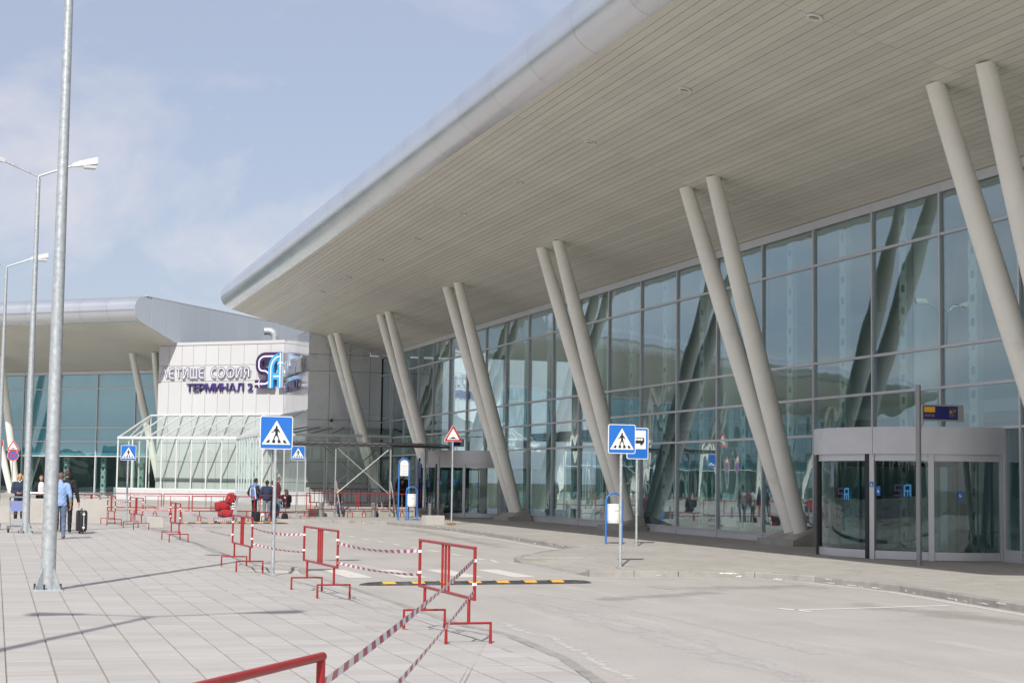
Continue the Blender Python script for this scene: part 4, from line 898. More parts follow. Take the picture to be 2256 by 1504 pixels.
lamp(0.87, 49.93, 'galvanised double arm lamp post with an empty luggage trolley against its foot')
lamp(0.12, 72.5, 'far double arm lamp post beyond the low concrete parapet')
_tip = Vector((1.87, 20.83, 0.12)); _h = 10.3/math.tan(SUN_EL)
lamp(_tip.x-_h*math.sin(SUN_AZ), _tip.y-_h*math.cos(SUN_AZ), 'double arm lamp post whose shadow crosses the empty slabs')
for i, (x, y, lab_) in enumerate(((-14, 30, 'car park lamp post standing straight across the road from the near revolving door'), (-14.5, 52, 'car park lamp post opposite the bus stop sign'), (-26, 40, 'car park lamp post one row behind the crossing'), (-26, 66, 'car park lamp post at the corner of the plaza slabs'), (-38, 58, 'outermost car park lamp post facing the wing roof'))):
    lamp(x, y, lab_, 0.0, rad(20), 'car park lamps reflected in the glass')

# ---- traffic signs
def rrect(w_, h_, r, n=5):
    p = []
    for cx, cy, a in ((w_/2-r, h_/2-r, 0), (-w_/2+r, h_/2-r, 90), (-w_/2+r, -h_/2+r, 180), (w_/2-r, -h_/2+r, 270)): p += [(cx+r*math.cos(rad(a+90*i/n)), cy+r*math.sin(rad(a+90*i/n))) for i in range(n+1)]
    return p
def plate(pts, y0, y1): return MB().add([(x, y, z) for y in (y0, y1) for x, z in pts], [tuple(range(len(pts))), tuple(range(2*len(pts)-1, len(pts)-1, -1))]+[(i, (i+1) % len(pts), len(pts)+(i+1) % len(pts), len(pts)+i) for i in range(len(pts))])
def off(pts, dx=0, dz=0, k=1.0): return [(x*k+dx, z*k+dz) for x, z in pts]
WALKER_BODY = [(-0.012, 0.150), (-0.045, 0.118), (-0.062, 0.085), (-0.105, 0.060), (-0.107, 0.052), (-0.055, 0.066), (-0.028, 0.090), (-0.022, 0.030), (-0.05, -0.03), (-0.062, -0.085), (-0.045, -0.09), (-0.026, -0.03), (0.004, 0.005), (0.022, -0.03), (0.046, -0.088), (0.064, -0.084), (0.042, -0.02), (0.028, 0.03), (0.026, 0.088), (0.045, 0.075), (0.068, 0.045), (0.078, 0.05), (0.058, 0.095), (0.034, 0.128), (0.012, 0.148)]
WALKER_BODY = WALKER_BODY[::-1]
def tri_pts(r, up=True, rr_=0.03):
    P = [Vector((0, r)), Vector((-r*0.866, -r*0.5)), Vector((r*0.866, -r*0.5))]; out_ = []
    for i in range(3):
        p, a, b = P[i], P[i-1], P[(i+1) % 3]; da, db = (a-p).normalized(), (b-p).normalized()
        for k in range(5): t = k/4; q = p+da*rr_*1.7*(1-t)**2+db*rr_*1.7*t*t+(da+db)*rr_*0.0; out_.append((q.x, q.y))
    return out_
def pole(t, h, r=0.032, foot=True):
    obj('pole', MB().tube([(0, 0, 0), (0, 0, h)], r, 12), GALV, t, smooth=0.7)
    if foot: obj('foot_plate', MB().bbox((0, 0, 0.008), (0.16, 0.16, 0.016), 0.003), GALV, t)
def face(t, name, layers, dz, thick=0.03):
    """layers: list of (name, 2-D outline, material); each 2.5 mm in front of the last"""
    first = None
    for i, (nm, pts, mt_) in enumerate(layers):
        y = -0.036-0.0025*i
        if i == 0: first = obj(nm, plate(off(pts, 0, dz), -0.036+thick*0.6, y), mt_, t)
        else: obj(nm, MB().add([(x, y, z) for x, z in off(pts, 0, dz)], [tuple(range(len(pts)))]), mt_, first)
    return first
def ped_layers(sz=0.6):
    k = sz/0.6
    L_ = [('sign_plate', off(rrect(0.6, 0.6, 0.045), k=k), SIGNW), ('blue_field', off(rrect(0.57, 0.57, 0.03), k=k), SIGNB), ('white_triangle', off([(0, 0.22), (-0.262, -0.215), (0.262, -0.215)], k=k), SIGNW),
          ('walker', off(WALKER_BODY, 0, -0.055*k, k*0.95), BLACK), ('walker_head', off([(0.019*math.cos(rad(a)), 0.105+0.022*math.sin(rad(a))) for a in range(0, 360, 30)], 0, 0, k), BLACK)]
    for x0, x1, x2, x3 in ((-0.135, -0.165-0.028, -0.192+0.062, -0.135+0.005), ):
        pass
    for a, b, c_, d_ in ((-0.150, -0.118, -0.132, -0.192), (-0.070, -0.022, -0.022, -0.080), (0.022, 0.070, 0.080, 0.022), (0.118, 0.150, 0.192, 0.132)):
        L_.append(('stripe', off([(a, -0.132), (b, -0.132), (c_, -0.182), (d_, -0.182)], k=k), BLACK))
    return L_
def ped_sign(x, y, zb, zc, label, sz=0.6, rz=0.0):
    t = thing('pedestrian_crossing_sign', label, 'road sign', (x, y, zb), rz, 'pedestrian crossing signs')
    pole(t, zc-zb+0.2); face(t, 'face', ped_layers(sz), zc-zb); return t
ped_sign(4.86, 30.55, zplaza(4.86, 30.55), 2.625, 'blue pedestrian crossing sign on the dropped kerb beside red barriers')
ped_sign(12.28, 32.42, zwalk(12.28, 32.42), 2.70, 'blue pedestrian crossing sign on the kerb before the blue hooped bin')
ped_sign(4.40, 60.0, 0.0, 2.61, 'blue pedestrian crossing sign by the far end of the concrete parapet', 0.52)
ped_sign(12.42, 72.0, 0.12, 2.89, 'blue pedestrian crossing sign next to the corrugated shelter roof')
# bus stop sign
t = thing('bus_stop_sign', 'blue bus stop sign standing behind a pedestrian crossing sign', 'road sign', (16.42, 42.15, 0.12))
pole(t, 3.05)
bw, bh = 0.62, 0.84
fl = face(t, 'face', [('sign_plate', rrect(bw, bh, 0.05), SIGNW), ('blue_field', rrect(bw-0.04, bh-0.04, 0.035), SIGNB), ('white_panel', off(rrect(0.47, 0.50, 0.01), 0, 0.10), SIGNW),
    ('bus_body', off([(-0.19, -0.07), (0.17, -0.07), (0.19, 0.0), (0.175, 0.085), (-0.19, 0.085)], 0, 0.07), BLACK)]+
    [('bus_window', off([(x, 0.01), (x+0.07, 0.01), (x+0.07, 0.065), (x, 0.065)], 0, 0.07), SIGNW) for x in (-0.17, -0.09, -0.01, 0.07)]+
    [('bus_wheel', off([(0.035*math.cos(rad(a)), 0.035*math.sin(rad(a))) for a in range(0, 360, 30)], x, -0.005), BLACK) for x in (-0.1, 0.1)], 2.86-0.12)
def warn_layers(k=1.0):
    return [('sign_plate', tri_pts(0.47*k, rr_=0.05*k), SIGNW), ('red_border', tri_pts(0.445*k, rr_=0.045*k), SIGNR), ('white_field', tri_pts(0.31*k, rr_=0.02*k), SIGNW),
            ('hump', off([(-0.17, -0.12), (0.17, -0.12), (0.17, -0.10), (0.10, -0.10), (0.06, -0.06), (0.0, -0.045), (-0.06, -0.06), (-0.10, -0.10), (-0.17, -0.10)], k=k)[::-1], BLACK)]
t = thing('hump_warning_sign', 'red triangular hump warning sign on the pavement beside a concrete block', 'road sign', (16.63, 62.0, 0.12))
pole(t, 3.5); face(t, 'face', warn_layers(0.93), 3.5-0.12)
obj('rusty_foot', MB().bbox((0, 0, 0.05), (0.3, 0.3, 0.06), 0.01), mat('rust', (0.28, 0.13, 0.05), 0.8, var=0.3, vscale=20), t)
circ = lambda r, n=28: [(r*math.cos(2*math.pi*i/n), r*math.sin(2*math.pi*i/n)) for i in range(n)]
def bar2(a, w_, l_): c, s = math.cos(a), math.sin(a); return [(x*c-z*s, x*s+z*c) for x, z in ((-l_, -w_), (l_, -w_), (l_, w_), (-l_, w_))]
t = thing('no_stopping_sign', 'hump warning triangle above a round no stopping sign on one pole', 'road sign', (0.86, 95.0, 0.12))
pole(t, 3.4); face(t, 'face', warn_layers(0.88), 3.28-0.12); face(t, 'face', [('sign_plate', circ(0.30), SIGNW), ('red_ring', circ(0.285), SIGNR), ('blue_disc', circ(0.225), SIGNB), ('red_bar', bar2(rad(45), 0.028, 0.24), SIGNR), ('red_bar', bar2(rad(-45), 0.028, 0.24), SIGNR)], 2.83-0.12)
t = thing('no_parking_sign', 'round no parking sign with small white plates below it', 'road sign', (-0.02, 74.0, 0.12))
pole(t, 3.3); face(t, 'face', [('sign_plate', circ(0.30), SIGNW), ('red_ring', circ(0.285), SIGNR), ('blue_disc', circ(0.225), SIGNB), ('red_bar', bar2(rad(-45), 0.028, 0.24), SIGNR)], 3.10-0.12)
for z, h_ in ((2.52, 0.16), (2.28, 0.14), (1.85, 0.10)): face(t, 'plate', [('sub_plate', rrect(0.44, 2*h_, 0.015), SIGNW), ('print', off(rrect(0.2, 0.03, 0.004), 0.02, 0.03), BLACK)], z-0.12)

# ---- departures sign post
t = thing('departures_sign', 'grey post with a dark blue DEPARTURES sign box before the revolving door', 'sign', (19.19, 32.43, 0.12))
obj('post', MB().tube([(0, 0, 0), (0, 0, 3.9)], 0.058, 16), mat('grey_post', (0.30, 0.305, 0.315), 0.4, 0.4), t, smooth=0.7)
SB = mat('sign_box_grey', (0.40, 0.40, 0.40), 0.45, 0.4)
bx = obj('sign_box', MB().bbox((0.56, 0.0, 3.30), (1.05, 0.16, 0.36), 0.012), SB, t)
obj('blue_face', MB().box(0.075, -0.086, 3.155, 0.93, -0.0805, 3.445), DEPB, bx)
obj('yellow_panel', MB().box(0.095, -0.092, 3.31, 0.36, -0.0865, 3.425), DEPY, bx)
lettering('DEPARTURES', 'x', '', lambda u, z, d: Vector((u, -0.087-d, z)), 0.11, 0.35, 3.21, 0.055, 0.0, 0.003, mat('dull_gold', (0.42, 0.34, 0.16), 0.5), parent=bx)
GOLD = mat('sign_yellow_mark', (0.75, 0.55, 0.06), 0.45)
def fl2(pts): return MB().add([(x, -0.0885, z) for x, z in pts], [tuple(range(len(pts)))])
for x0 in (0.71, 0.80):
    for a in ((x0, 3.21, x0+0.085, 3.214), (x0, 3.396, x0+0.085, 3.40), (x0, 3.214, x0+0.004, 3.396), (x0+0.081, 3.214, x0+0.085, 3.396)): obj('icon_frame', fl2([(a[0], a[1]), (a[2], a[1]), (a[2], a[3]), (a[0], a[3])]), mat('dull_gold', ()), bx)
obj('arrow', fl2([(0.7475, 3.23), (0.7575, 3.23), (0.7575, 3.31), (0.78, 3.31), (0.7525, 3.375), (0.725, 3.31), (0.7475, 3.31)]), GOLD, bx)
obj('plane_icon', fl2([(0.805, 3.335), (0.822, 3.34), (0.86, 3.365), (0.88, 3.37), (0.875, 3.36), (0.85, 3.335), (0.835, 3.31), (0.825, 3.31), (0.835, 3.335), (0.82, 3.328)]), GOLD, bx)
obj('plane_icon', fl2([(0.81, 3.26), (0.855, 3.26), (0.855, 3.267), (0.81, 3.267)]), GOLD, bx)
for s in (1, -1): obj('strut', MB().tube([(0.05, 0, 3.30+s*0.36), (0.14, 0, 3.30+s*0.18)], 0.014, 8), SB, t)
# ---- second, smaller departures box above the far revolving door
t = thing('door_sign', 'small dark blue sign box hanging above the far revolving door', 'sign', tuple(ony(1008, 975, 76.0)))
obj('box', MB().bbox((0, 0, 0), (0.62, 0.14, 0.36), 0.01), SB, t); obj('blue_face', MB().box(-0.3, -0.082, -0.14, 0.12, -0.072, 0.14), DEPB, t)
obj('hanger', MB().tube([(0.2, 0, 0.18), (0.2, 0.0, 0.3), (1.2, 0.1, 0.3)], 0.02, 6), SB, t)

# ---- red and white frame barriers along the plaza kerb
def barrier_parts(t, n_bars=3):
    r = 0.0175
    for x0, z0, x1, z1, nm in ((-0.2, 0.99, 2.05, 0.99, 'top_rail'), (-0.2, 0.47, 2.05, 0.47, 'bottom_rail')): obj(nm, MB().tube([(x0-r, 0, z0), (x1+r, 0, z1)], r, 10), RED, t, smooth=0.8)
    for x in (-0.2, 2.05): obj('side_upright', MB().tube([(x, 0, 0.47), (x, 0, 0.99)], r, 10), RED, t, smooth=0.8)
    for i in range(n_bars): obj('infill_bar', MB().tube([(0.80+0.13*i, 0, 0.47), (0.80+0.13*i, 0, 0.99)], 0.014, 8), RED, t, smooth=0.8)
    for x in (0.0, 1.8):
        lg_ = obj('leg', MB().tube([(x, 0, 0.21), (x, 0, 0.47)], r, 10), RED, t, smooth=0.8)
        obj('foot', MB().tube([(x, -0.24, 0.0), (x, -0.24, 0.21), (x, 0.24, 0.21), (x, 0.24, 0.0)], r, 10), RED, lg_, smooth=0.8)
    # remnants of tape knotted round the uprights
    for x in (-0.2, 2.05):
        for z in (0.86, 0.62): obj('tape_knot', MB().tube([(x, 0, z-0.014), (x+0.004, 0, z+0.016)], 0.0255, 8), SIGNW, t)
BAR = [((4.75, 16.96), 90.6, 'red frame barrier standing at the outer bend of the slab edge'), ((4.75, 24.24), 92.3, 'red frame barrier standing level with the speed bump before the zebra'), ((4.47, 30.75), 91.2, 'red frame barrier standing beside the crossing sign post on the dropped kerb'),
       ((4.58, 44.2), 90.6, 'red frame barrier standing between the lamp with the trolley and the road'), ((4.46, 54.44), 96.0, 'red frame barrier standing next to a white concrete block'), ((3.92, 58.9), 93.0, 'red frame barrier standing against the end of the concrete parapet')]
BT = []
for (x, y), a, lab in BAR:
    t = thing('red_barrier', lab, 'barrier', (x, y, zplaza(x, y)), rad(a), 'red frame barriers along the slab edge'); barrier_parts(t); BT.append(t)
t = thing('red_barrier', 'red tube barrier set askew from the row with tape wound on its post', 'barrier', (1.24, 6.55, 0.12), rad(236.5), 'red frame barriers along the slab edge'); barrier_parts(t); t.location = (1.24-0.2*math.cos(rad(56.5)), 6.55-0.2*math.sin(rad(56.5)), 0.12); BT.append(t)
t = thing('red_barrier', 'red frame barrier standing half hidden behind the parapet end', 'barrier', (3.6, 63.5, 0.12), rad(100), 'red frame barriers along the slab edge'); barrier_parts(t)
def bpt(t, x, z): a = t.rotation_euler.z; return Vector((t.location.x+x*math.cos(a), t.location.y+x*math.sin(a), t.location.z+z))
# tapes
TAPE = {}
def tape(p0, p1, sag, label, wd=0.055, twist=1.0, grp='red and white tapes between barriers'):
    p0, p1 = Vector(p0), Vector(p1); Ln = (p1-p0).length; n = max(12, int(Ln*6)); mb = MB(); d = (p1-p0).normalized(); side = d.cross(Vector((0, 0, 1))).normalized()
    rr = random.Random(hash(label) % 1000); ph = rr.uniform(0, 6); uvs = []
    for i in range(n+1):
        t_ = i/n; c = p0+(p1-p0)*t_+Vector((0, 0, -sag*4*t_*(1-t_)))
        a = twist*math.sin(ph+t_*Ln*0.9)*0.9; up = Vector((0, 0, math.cos(a)))+side*math.sin(a)
        mb.v += [tuple(c+up*wd/2), tuple(c-up*wd/2)]; uvs += [(t_*Ln, 0), (t_*Ln, 1)]
    for i in range(n): mb.f.append((2*i, 2*i+1, 2*i+3, 2*i+2)); mb.m.append(0)
    me = bpy.data.meshes.new('barrier_tape'); me.from_pydata(mb.v, [], mb.f); uvl = me.uv_layers.new(name='UVMap')
    for lp in me.loops: uvl.data[lp.index].uv = uvs[lp.vertex_index]
    me.materials.append(MATS.get('tape') or striped('tape', (0.40, 0.05, 0.09), (0.74, 0.73, 0.76), 2.9, 0.4, 0.02)); me.shade_smooth()
    o = obj('barrier_tape', me, None); tag(o, label, 'tape', grp); return o
B2, B3, B4, B5, B6, B7, B1 = BT[:7]
tape(bpt(B1, -0.2, 0.88), bpt(B2, -0.2, 0.88), 0.03, 'upper striped tape from the askew barrier to the bend barrier', 0.038, 0.25)
tape(bpt(B1, -0.2, 0.55), bpt(B2, -0.2, 0.56), 0.03, 'lower striped tape from the askew barrier to the bend barrier', 0.034, 0.2)
nm = [(B2, B3, 'bend barrier and the barrier by the speed bump'), (B3, B4, 'barriers by the speed bump and the crossing sign'), (B4, B5, 'barriers by the crossing sign and the trolley lamp'), (B5, B6, 'barriers by the trolley lamp and the concrete block'), (B6, B7, 'barriers by the concrete block and the parapet')]
for a, b, s in nm:
    for z, w_, q in ((0.84, 0.042, 'upper'), (0.56, 0.034, 'lower')):
        tape(bpt(a, 2.05, z+0.03), bpt(b, -0.2, z-0.02), 0.05 if q == 'upper' else 0.03, f'{q} striped tape sagging between the {s}', w_, 0.8)
# ---- long rail fences behind the road
def rail_fence(p0, p1, z0, z1, label, zb=0.0, posts=(0.12, 0.88), bars=(0.3, 0.5, 0.7), r=0.02, group='long red rail fences'):
    p0, p1 = Vector((*p0, zb)), Vector((*p1, zb)); d = p1-p0; Ln = d.length; t = thing('rail_fence', label, 'barrier', tuple(p0), math.atan2(d.y, d.x), group)
    for z in (z0, z1): obj('rail', MB().tube([(-r, 0, z), (Ln+r, 0, z)], r, 8), RED, t)
    for x in (0, Ln): obj('end_upright', MB().tube([(x, 0, z0), (x, 0, z1)], r, 8), RED, t)
    for x in bars: obj('infill_bar', MB().tube([(x*Ln, 0, z0), (x*Ln, 0, z1)], 0.013, 6), RED, t)
    for x in posts:
        lg_ = obj('leg', MB().tube([(x*Ln, 0, 0.22), (x*Ln, 0, z0)], r, 8), RED, t)
        obj('foot', MB().tube([(x*Ln, -0.22, 0), (x*Ln, -0.22, 0.22), (x*Ln, 0.22, 0.22), (x*Ln, 0.22, 0)], r, 8), RED, lg_)
    return t
rail_fence((7.75, 69.9), (10.35, 70.3), 0.42, 1.02, 'long red rail fence before the trolley of red bags')
rail_fence((10.42, 69.2), (13.0, 71.9), 0.40, 1.08, 'long red rail fence crossing in front of the waiting group')
rail_fence((12.95, 72.6), (15.3, 73.4), 0.36, 1.05, 'long red rail fence before the seated person under the shelter', 0.12)
rail_fence((15.4, 73.4), (17.75, 73.7), 0.36, 1.05, 'long red rail fence behind the blue timetable stand', 0.12)
rail_fence((5.2, 70.8), (7.65, 70.2), 0.42, 1.02, 'long red rail fence in line with the far speed bump')
rail_fence((4.3, 74.5), (7.0, 75.2), 0.45, 1.05, 'thin red rail fence behind the pedestrian sign near the parapet', posts=(0.1, 0.9), bars=(0.5,))
rail_fence((7.1, 75.2), (10.2, 75.6), 0.45, 1.05, 'thin red rail fence before the white base of the glass porch', posts=(0.1, 0.9), bars=(0.4, 0.6))
rail_fence((13.8, 76.6), (16.6, 77.0), 0.42, 1.06, 'dark red rail fence on the terrace under the corrugated roof', 0.3, bars=[0.08*i for i in range(1, 12)])
rail_fence((16.7, 77.0), (19.2, 77.3), 0.42, 1.06, 'dark red rail fence on the terrace by the blue banner', 0.3, bars=(0.5,))
# ---- concrete ledges, parapet and blocks
for x0, x1, h_, lab in ((11.0, 13.9, 0.36, 'long concrete ledge with a woman sitting on it'), (13.98, 16.55, 0.46, 'concrete ledge under the corrugated shelter roof'), (16.62, 18.35, 0.46, 'short concrete ledge behind the blue timetable stand'), (18.42, 19.7, 0.42, 'shaded end ledge of concrete beside the far revolving door')):
    t = thing('concrete_ledge', lab, 'ledge', ((x0+x1)/2, 75.0, 0.12), 0, 'low concrete ledges')
    obj('body', MB().bbox((0, 0.1, h_/2-0.02), (x1-x0, 0.62, h_), 0.02), CONC, t); obj('metal_rail', MB().tube([(-(x1-x0)/2+0.1, -0.235, h_-0.17), ((x1-x0)/2-0.1, -0.235, h_-0.17)], 0.02, 6), GALV, t)
t = thing('parapet_wall', 'low pale concrete parapet with a steel handrail in front of the wing', 'wall', (1.1, 61.6, 0.10))
obj('body', MB().bbox((1.1, 0.25, 0.44), (3.3, 0.32, 0.86), 0.015), CONCP, t)
obj('body', MB().box(-9.0, 0.09, 0.0, -0.56, 0.41, 0.62), CONCP, t)
obj('handrail', MB().tube([(0.05, 0.1, 0.86), (0.05, 0.1, 1.02), (0.12, 0.1, 1.07), (2.42, 0.1, 1.07), (2.5, 0.1, 1.02), (2.5, 0.1, 0.86)], 0.025, 8), STEEL, t, smooth=0.8)
for x, y, rz, lab in ((5.12, 57.3, 0.1, 'small white concrete block by the road between red barriers'), (16.1, 62.75, 0.15, 'pale concrete block on the pavement left of the hump sign')):
    t = thing('concrete_block', lab, 'block', (x, y, 0.12), rz, 'loose concrete blocks')
    sx = 0.55 if x < 10 else 0.78
    obj('body', MB().bbox((0, 0, 0.17), (sx, 0.45, 0.34), 0.012), CONCP, t); obj('lifting_eye', MB().tube([(-0.05, 0, 0.33), (-0.03, 0, 0.37), (0.03, 0, 0.37), (0.05, 0, 0.33)], 0.007, 6), RUBBER, t)
# ---- timetable stand and bins
def hoop(w_, h_, r, n=10): return [(-w_/2, 0, 0), (-w_/2, 0, h_-w_/2)]+[(-w_/2*math.cos(rad(a)), 0, h_-w_/2+w_/2*math.sin(rad(a))) for a in [180*i/n for i in range(1, n)]]+[(w_/2, 0, h_-w_/2), (w_/2, 0, 0)]
t = thing('timetable_stand', 'tall blue hooped stand with a white timetable board', 'notice stand', (16.46, 69.2, 0.12))
obj('hoop', MB().tube(hoop(0.44, 2.58, 0.03), 0.033, 10), BLUEP, t, smooth=0.8)
bp_ = [(-0.175, 1.85), (0.175, 1.85), (0.175, 2.36)]+[(0.175*math.cos(rad(a)), 2.36+0.16*math.sin(rad(a))) for a in range(15, 180, 15)]+[(-0.175, 2.36)]
bd = obj('board', plate(bp_, 0.012, -0.012), SIGNW, t)
PRN = mat('faded_red_print', (0.62, 0.25, 0.22), 0.6); PRB = mat('faded_blue_print', (0.30, 0.38, 0.60), 0.6)
for k, (z, w_) in enumerate(((2.42, 0.06), (2.36, 0.03), (2.27, 0.30), (2.2, 0.28), (2.12, 0.29), (2.04, 0.27), (1.97, 0.28), (1.91, 0.25))): obj('print_line', MB().add([(x, -0.0145, z_) for x, z_ in ((-w_/2, z), (w_/2, z), (w_/2, z+0.012), (-w_/2, z+0.012))], [(0, 1, 2, 3)]), PRN if k in (1, 2, 3) else PRB, bd)
for x in (-0.22, 0.22): obj('foot_plate', MB().bbox((x, 0, 0.006), (0.14, 0.14, 0.012), 0.002), BLUEP, t)
BINW = mat('white_enamel', (0.76, 0.75, 0.73), 0.4, var=0.04, vscale=6, dirt=((0.5, 0.48, 0.44), 4, 0.62, 0.85))
def litter_bin(x, y, label):
    t = thing('litter_bin', label, 'litter bin', (x, y, 0.12), 0, 'hooped litter bins')
    obj('hoop', MB().tube(hoop(0.47, 1.40, 0.03), 0.028, 10), BLUEP, t, smooth=0.8)
    n = 24; rs = [[(r_*math.cos(2*math.pi*i/n), r_*math.sin(2*math.pi*i/n), z) for i in range(n)] for r_, z in ((0.16, 0.57), (0.185, 0.58), (0.195, 0.66), (0.195, 1.08), (0.19, 1.10), (0.17, 1.10), (0.165, 0.62))]
    b = obj('bucket', MB().rings(rs), BINW, t, smooth=0.7)
    for z in (0.64, 1.05):
        for i in range(12): a = rad(190+160*i/11); obj('rivet', MB().ell((0.197*math.cos(a), 0.197*math.sin(a), z), (0.008, 0.008, 0.008), 6, 4), RUBBER, b)
    for x_ in (-0.21, 0.21): obj('pivot', MB().tube([(x_*0.9, 0, 0.98), (x_*1.12, 0, 0.98)], 0.018, 8), STEEL, t)
    for k, w_ in enumerate((0.045, 0.035, 0.05)):
        a0 = rad(253+k*13); obj('print', MB().add([(0.1975*math.cos(a0+q), 0.1975*math.sin(a0+q), z) for q, z in ((0, 0.9), (w_*4, 0.9), (w_*4, 0.93), (0, 0.93))], [(0, 1, 2, 3)]), PRB, b)
litter_bin(16.74, 68.9, 'white litter bin in a blue hoop touching the timetable stand')
litter_bin(16.36, 43.7, 'white litter bin in a blue hoop beside the bus stop sign pole')
# ---- bollards
for x, y, lab_ in ((13.9, 74.2, 'steel bollard between the seated woman and the seated blond person'), (16.3, 74.3, 'steel bollard behind the blue timetable stand'), (18.9, 74.2, 'steel bollard at the shaded end of the concrete ledges'), (10.9, 73.6, 'steel bollard behind the man in the navy jacket')):
    t = thing('bollard', lab_, 'bollard', (x, y, 0.12), 0, 'steel bollards at the ledges')
    obj('shaft', MB().cyl((0, 0), 0.11, 0, 0.62, 18), STEEL, t, smooth=0.7); obj('cap', MB().tube([(0, 0, 0.62), (0, 0, 0.645), (0, 0, 0.655)], [0.115, 0.11, 0.05], 18), STEEL, t)
# ---- banner stand next to the far door
t = thing('banner_stand', 'narrow blue advertising banner stand beside the far revolving door', 'banner', (20.0, 79.5, 0.12))
obj('banner', MB().box(-0.38, -0.04, 0.05, 0.38, 0.04, 2.75), mat('banner_blue', (0.03, 0.06, 0.36), 0.5), t)
obj('pale_strip', MB().box(-0.36, -0.048, 1.75, 0.36, -0.041, 2.6), mat('banner_pale', (0.30, 0.42, 0.62), 0.5), t)
for z in (1.68, 1.60, 0.9): obj('print_line', MB().box(-0.3, -0.052, z, 0.3, -0.0485, z+0.03), SIGNW, t)
for x in (-0.3, 0.3): obj('foot', MB().box(x-0.04, -0.25, 0.0, x+0.04, 0.25, 0.05), STEEL, t)
# ---- corrugated shelter
sh = thing('shelter', 'makeshift shelter of scaffold tubes and a dark corrugated roof', 'shelter', (15.9, 74.6, 0.12))
CORR = mat('dark_corrugated_sheet', (0.10, 0.098, 0.10), 0.55, 0.4, var=0.15, vscale=3)
TUBE = mat('scaffold_tube', (0.42, 0.42, 0.42), 0.4, 0.5, var=0.12, vscale=8)
x0, x1, ya, yb = -4.2, 3.75, -0.9, 2.2
nx = 132; v = []
for j, (y, zz) in enumerate(((ya, 3.22), (yb, 3.36))):
    for i in range(nx+1):
        ph = i % 6; z = (0.0, 0.0, 0.05, 0.05, 0.05, 0.0)[ph] if False else (0.055 if ph in (0, 1) else 0.0)
        v.append((x0+(x1-x0)*i/nx, y, zz+z))
b = MB().add(v, [(i, i+1, nx+2+i, nx+1+i) for i in range(nx)]); obj('corrugated_roof', b, CORR, sh)
for y, zz in ((ya+0.08, 3.17), (yb-0.1, 3.30)): obj('edge_beam', MB().tube([(x0, y, zz), (x1, y, zz)], 0.045, 8), CORR, sh)
for x in (-1.45, 1.05, 3.3, -3.9):
    for y in (ya+0.2, yb-0.3):
        if x == -3.9 and y < 0: continue
        obj('upright', MB().tube([(x, y, 0.0), (x, y, 3.2)], 0.036, 10), TUBE, sh)
        if x in (-1.45, 1.05): obj('raker', MB().tube([(x+0.28, y-0.1, 0.0), (x+0.03, y, 1.6)], 0.034, 8), TUBE, sh)
for y in (ya+0.16, yb-0.26):
    for a, b_ in (((-1.45, 3.1), (1.05, 1.0)), ((-1.45, 1.0), (1.05, 3.1))): obj('cross_brace', MB().tube([(a[0], y, a[1]), (b_[0], y+0.05, b_[1])], 0.03, 8), TUBE, sh)
for x in (-3.9, -1.45, 1.05, 3.3): obj('purlin', MB().tube([(x, ya, 3.14), (x, yb, 3.27)], 0.03, 8), CORR, sh)

# ---- luggage trolleys
TRAL = mat('trolley_aluminium', (0.60, 0.62, 0.64), 0.25, 0.8)
TGREY = mat('trolley_grey_plastic', (0.16, 0.165, 0.17), 0.5)
TADV = mat('trolley_blue_board', (0.22, 0.26, 0.52), 0.45)
def trolley(x, y, zb, rz, label):
    t = thing('luggage_trolley', label, 'luggage trolley', (x, y, zb), rz, 'luggage trolleys')
    # local x across, y forward (load platform), handle at y = 0
    for s in (-0.27, 0.27):
        obj('frame_tube', MB().tube([(s, 0.02, 0.95), (s, 0.10, 0.30), (s, 0.16, 0.20), (s*0.75, 0.95, 0.14)], 0.02, 8), TRAL, t, smooth=0.8)
        obj('side_plate', MB().poly3([(s, 0.0, 0.14), (s, 0.22, 0.12), (s, 0.14, 0.55), (s, 0.04, 0.9)], 0.02), TRAL, t)
    obj('handle', MB().tube([(-0.27, 0.02, 0.95), (-0.25, -0.06, 1.03), (0.25, -0.06, 1.03), (0.27, 0.02, 0.95)], 0.026, 8), TGREY, t, smooth=0.8)
    obj('ad_board', MB().poly3([(-0.25, 0.04, 0.62), (0.25, 0.04, 0.62), (0.25, 0.01, 0.92), (-0.25, 0.01, 0.92)], 0.015), TADV, t)
    bk = MB()
    for z in (0.58, 0.68, 0.78): bk.tube([(-0.25, 0.09, z), (-0.25, 0.22, z-0.03), (0.25, 0.22, z-0.03), (0.25, 0.09, z)], 0.008, 6)
    for i in range(9): q = -0.25+0.5*i/8; bk.tube([(q, 0.22, 0.55), (q, 0.22, 0.75)], 0.005, 5)
    obj('wire_basket', bk, TRAL, t)
    dk_ = MB()
    for i in range(5): q = -0.2+0.1*i; dk_.tube([(q, 0.14, 0.21), (q*0.85, 0.95, 0.15)], 0.014, 6)
    for y_ in (0.25, 0.55, 0.9): dk_.tube([(-0.25, y_, 0.2-0.06*y_), (0.25, y_, 0.2-0.06*y_)], 0.012, 6)
    obj('load_deck', dk_, TRAL, t); obj('back_plate', MB().box(-0.2, 0.11, 0.22, 0.2, 0.125, 0.40), TRAL, t)
    for wx, wy, r in ((-0.3, 0.1, 0.085), (0.3, 0.1, 0.085), (0, 0.86, 0.075)):
        wv = obj('wheel', MB().tube([(wx-0.025, wy, r), (wx+0.025, wy, r)], r, 16), RUBBER, t); obj('hub', MB().tube([(wx-0.03, wy, r), (wx+0.03, wy, r)], r*0.45, 10), TRAL, wv)
        obj('wheel_guard', MB().cbox((wx, wy-0.02 if wy < 0.5 else wy, r+0.07), (0.075, 0.2, 0.09)), TGREY, t)
    return t
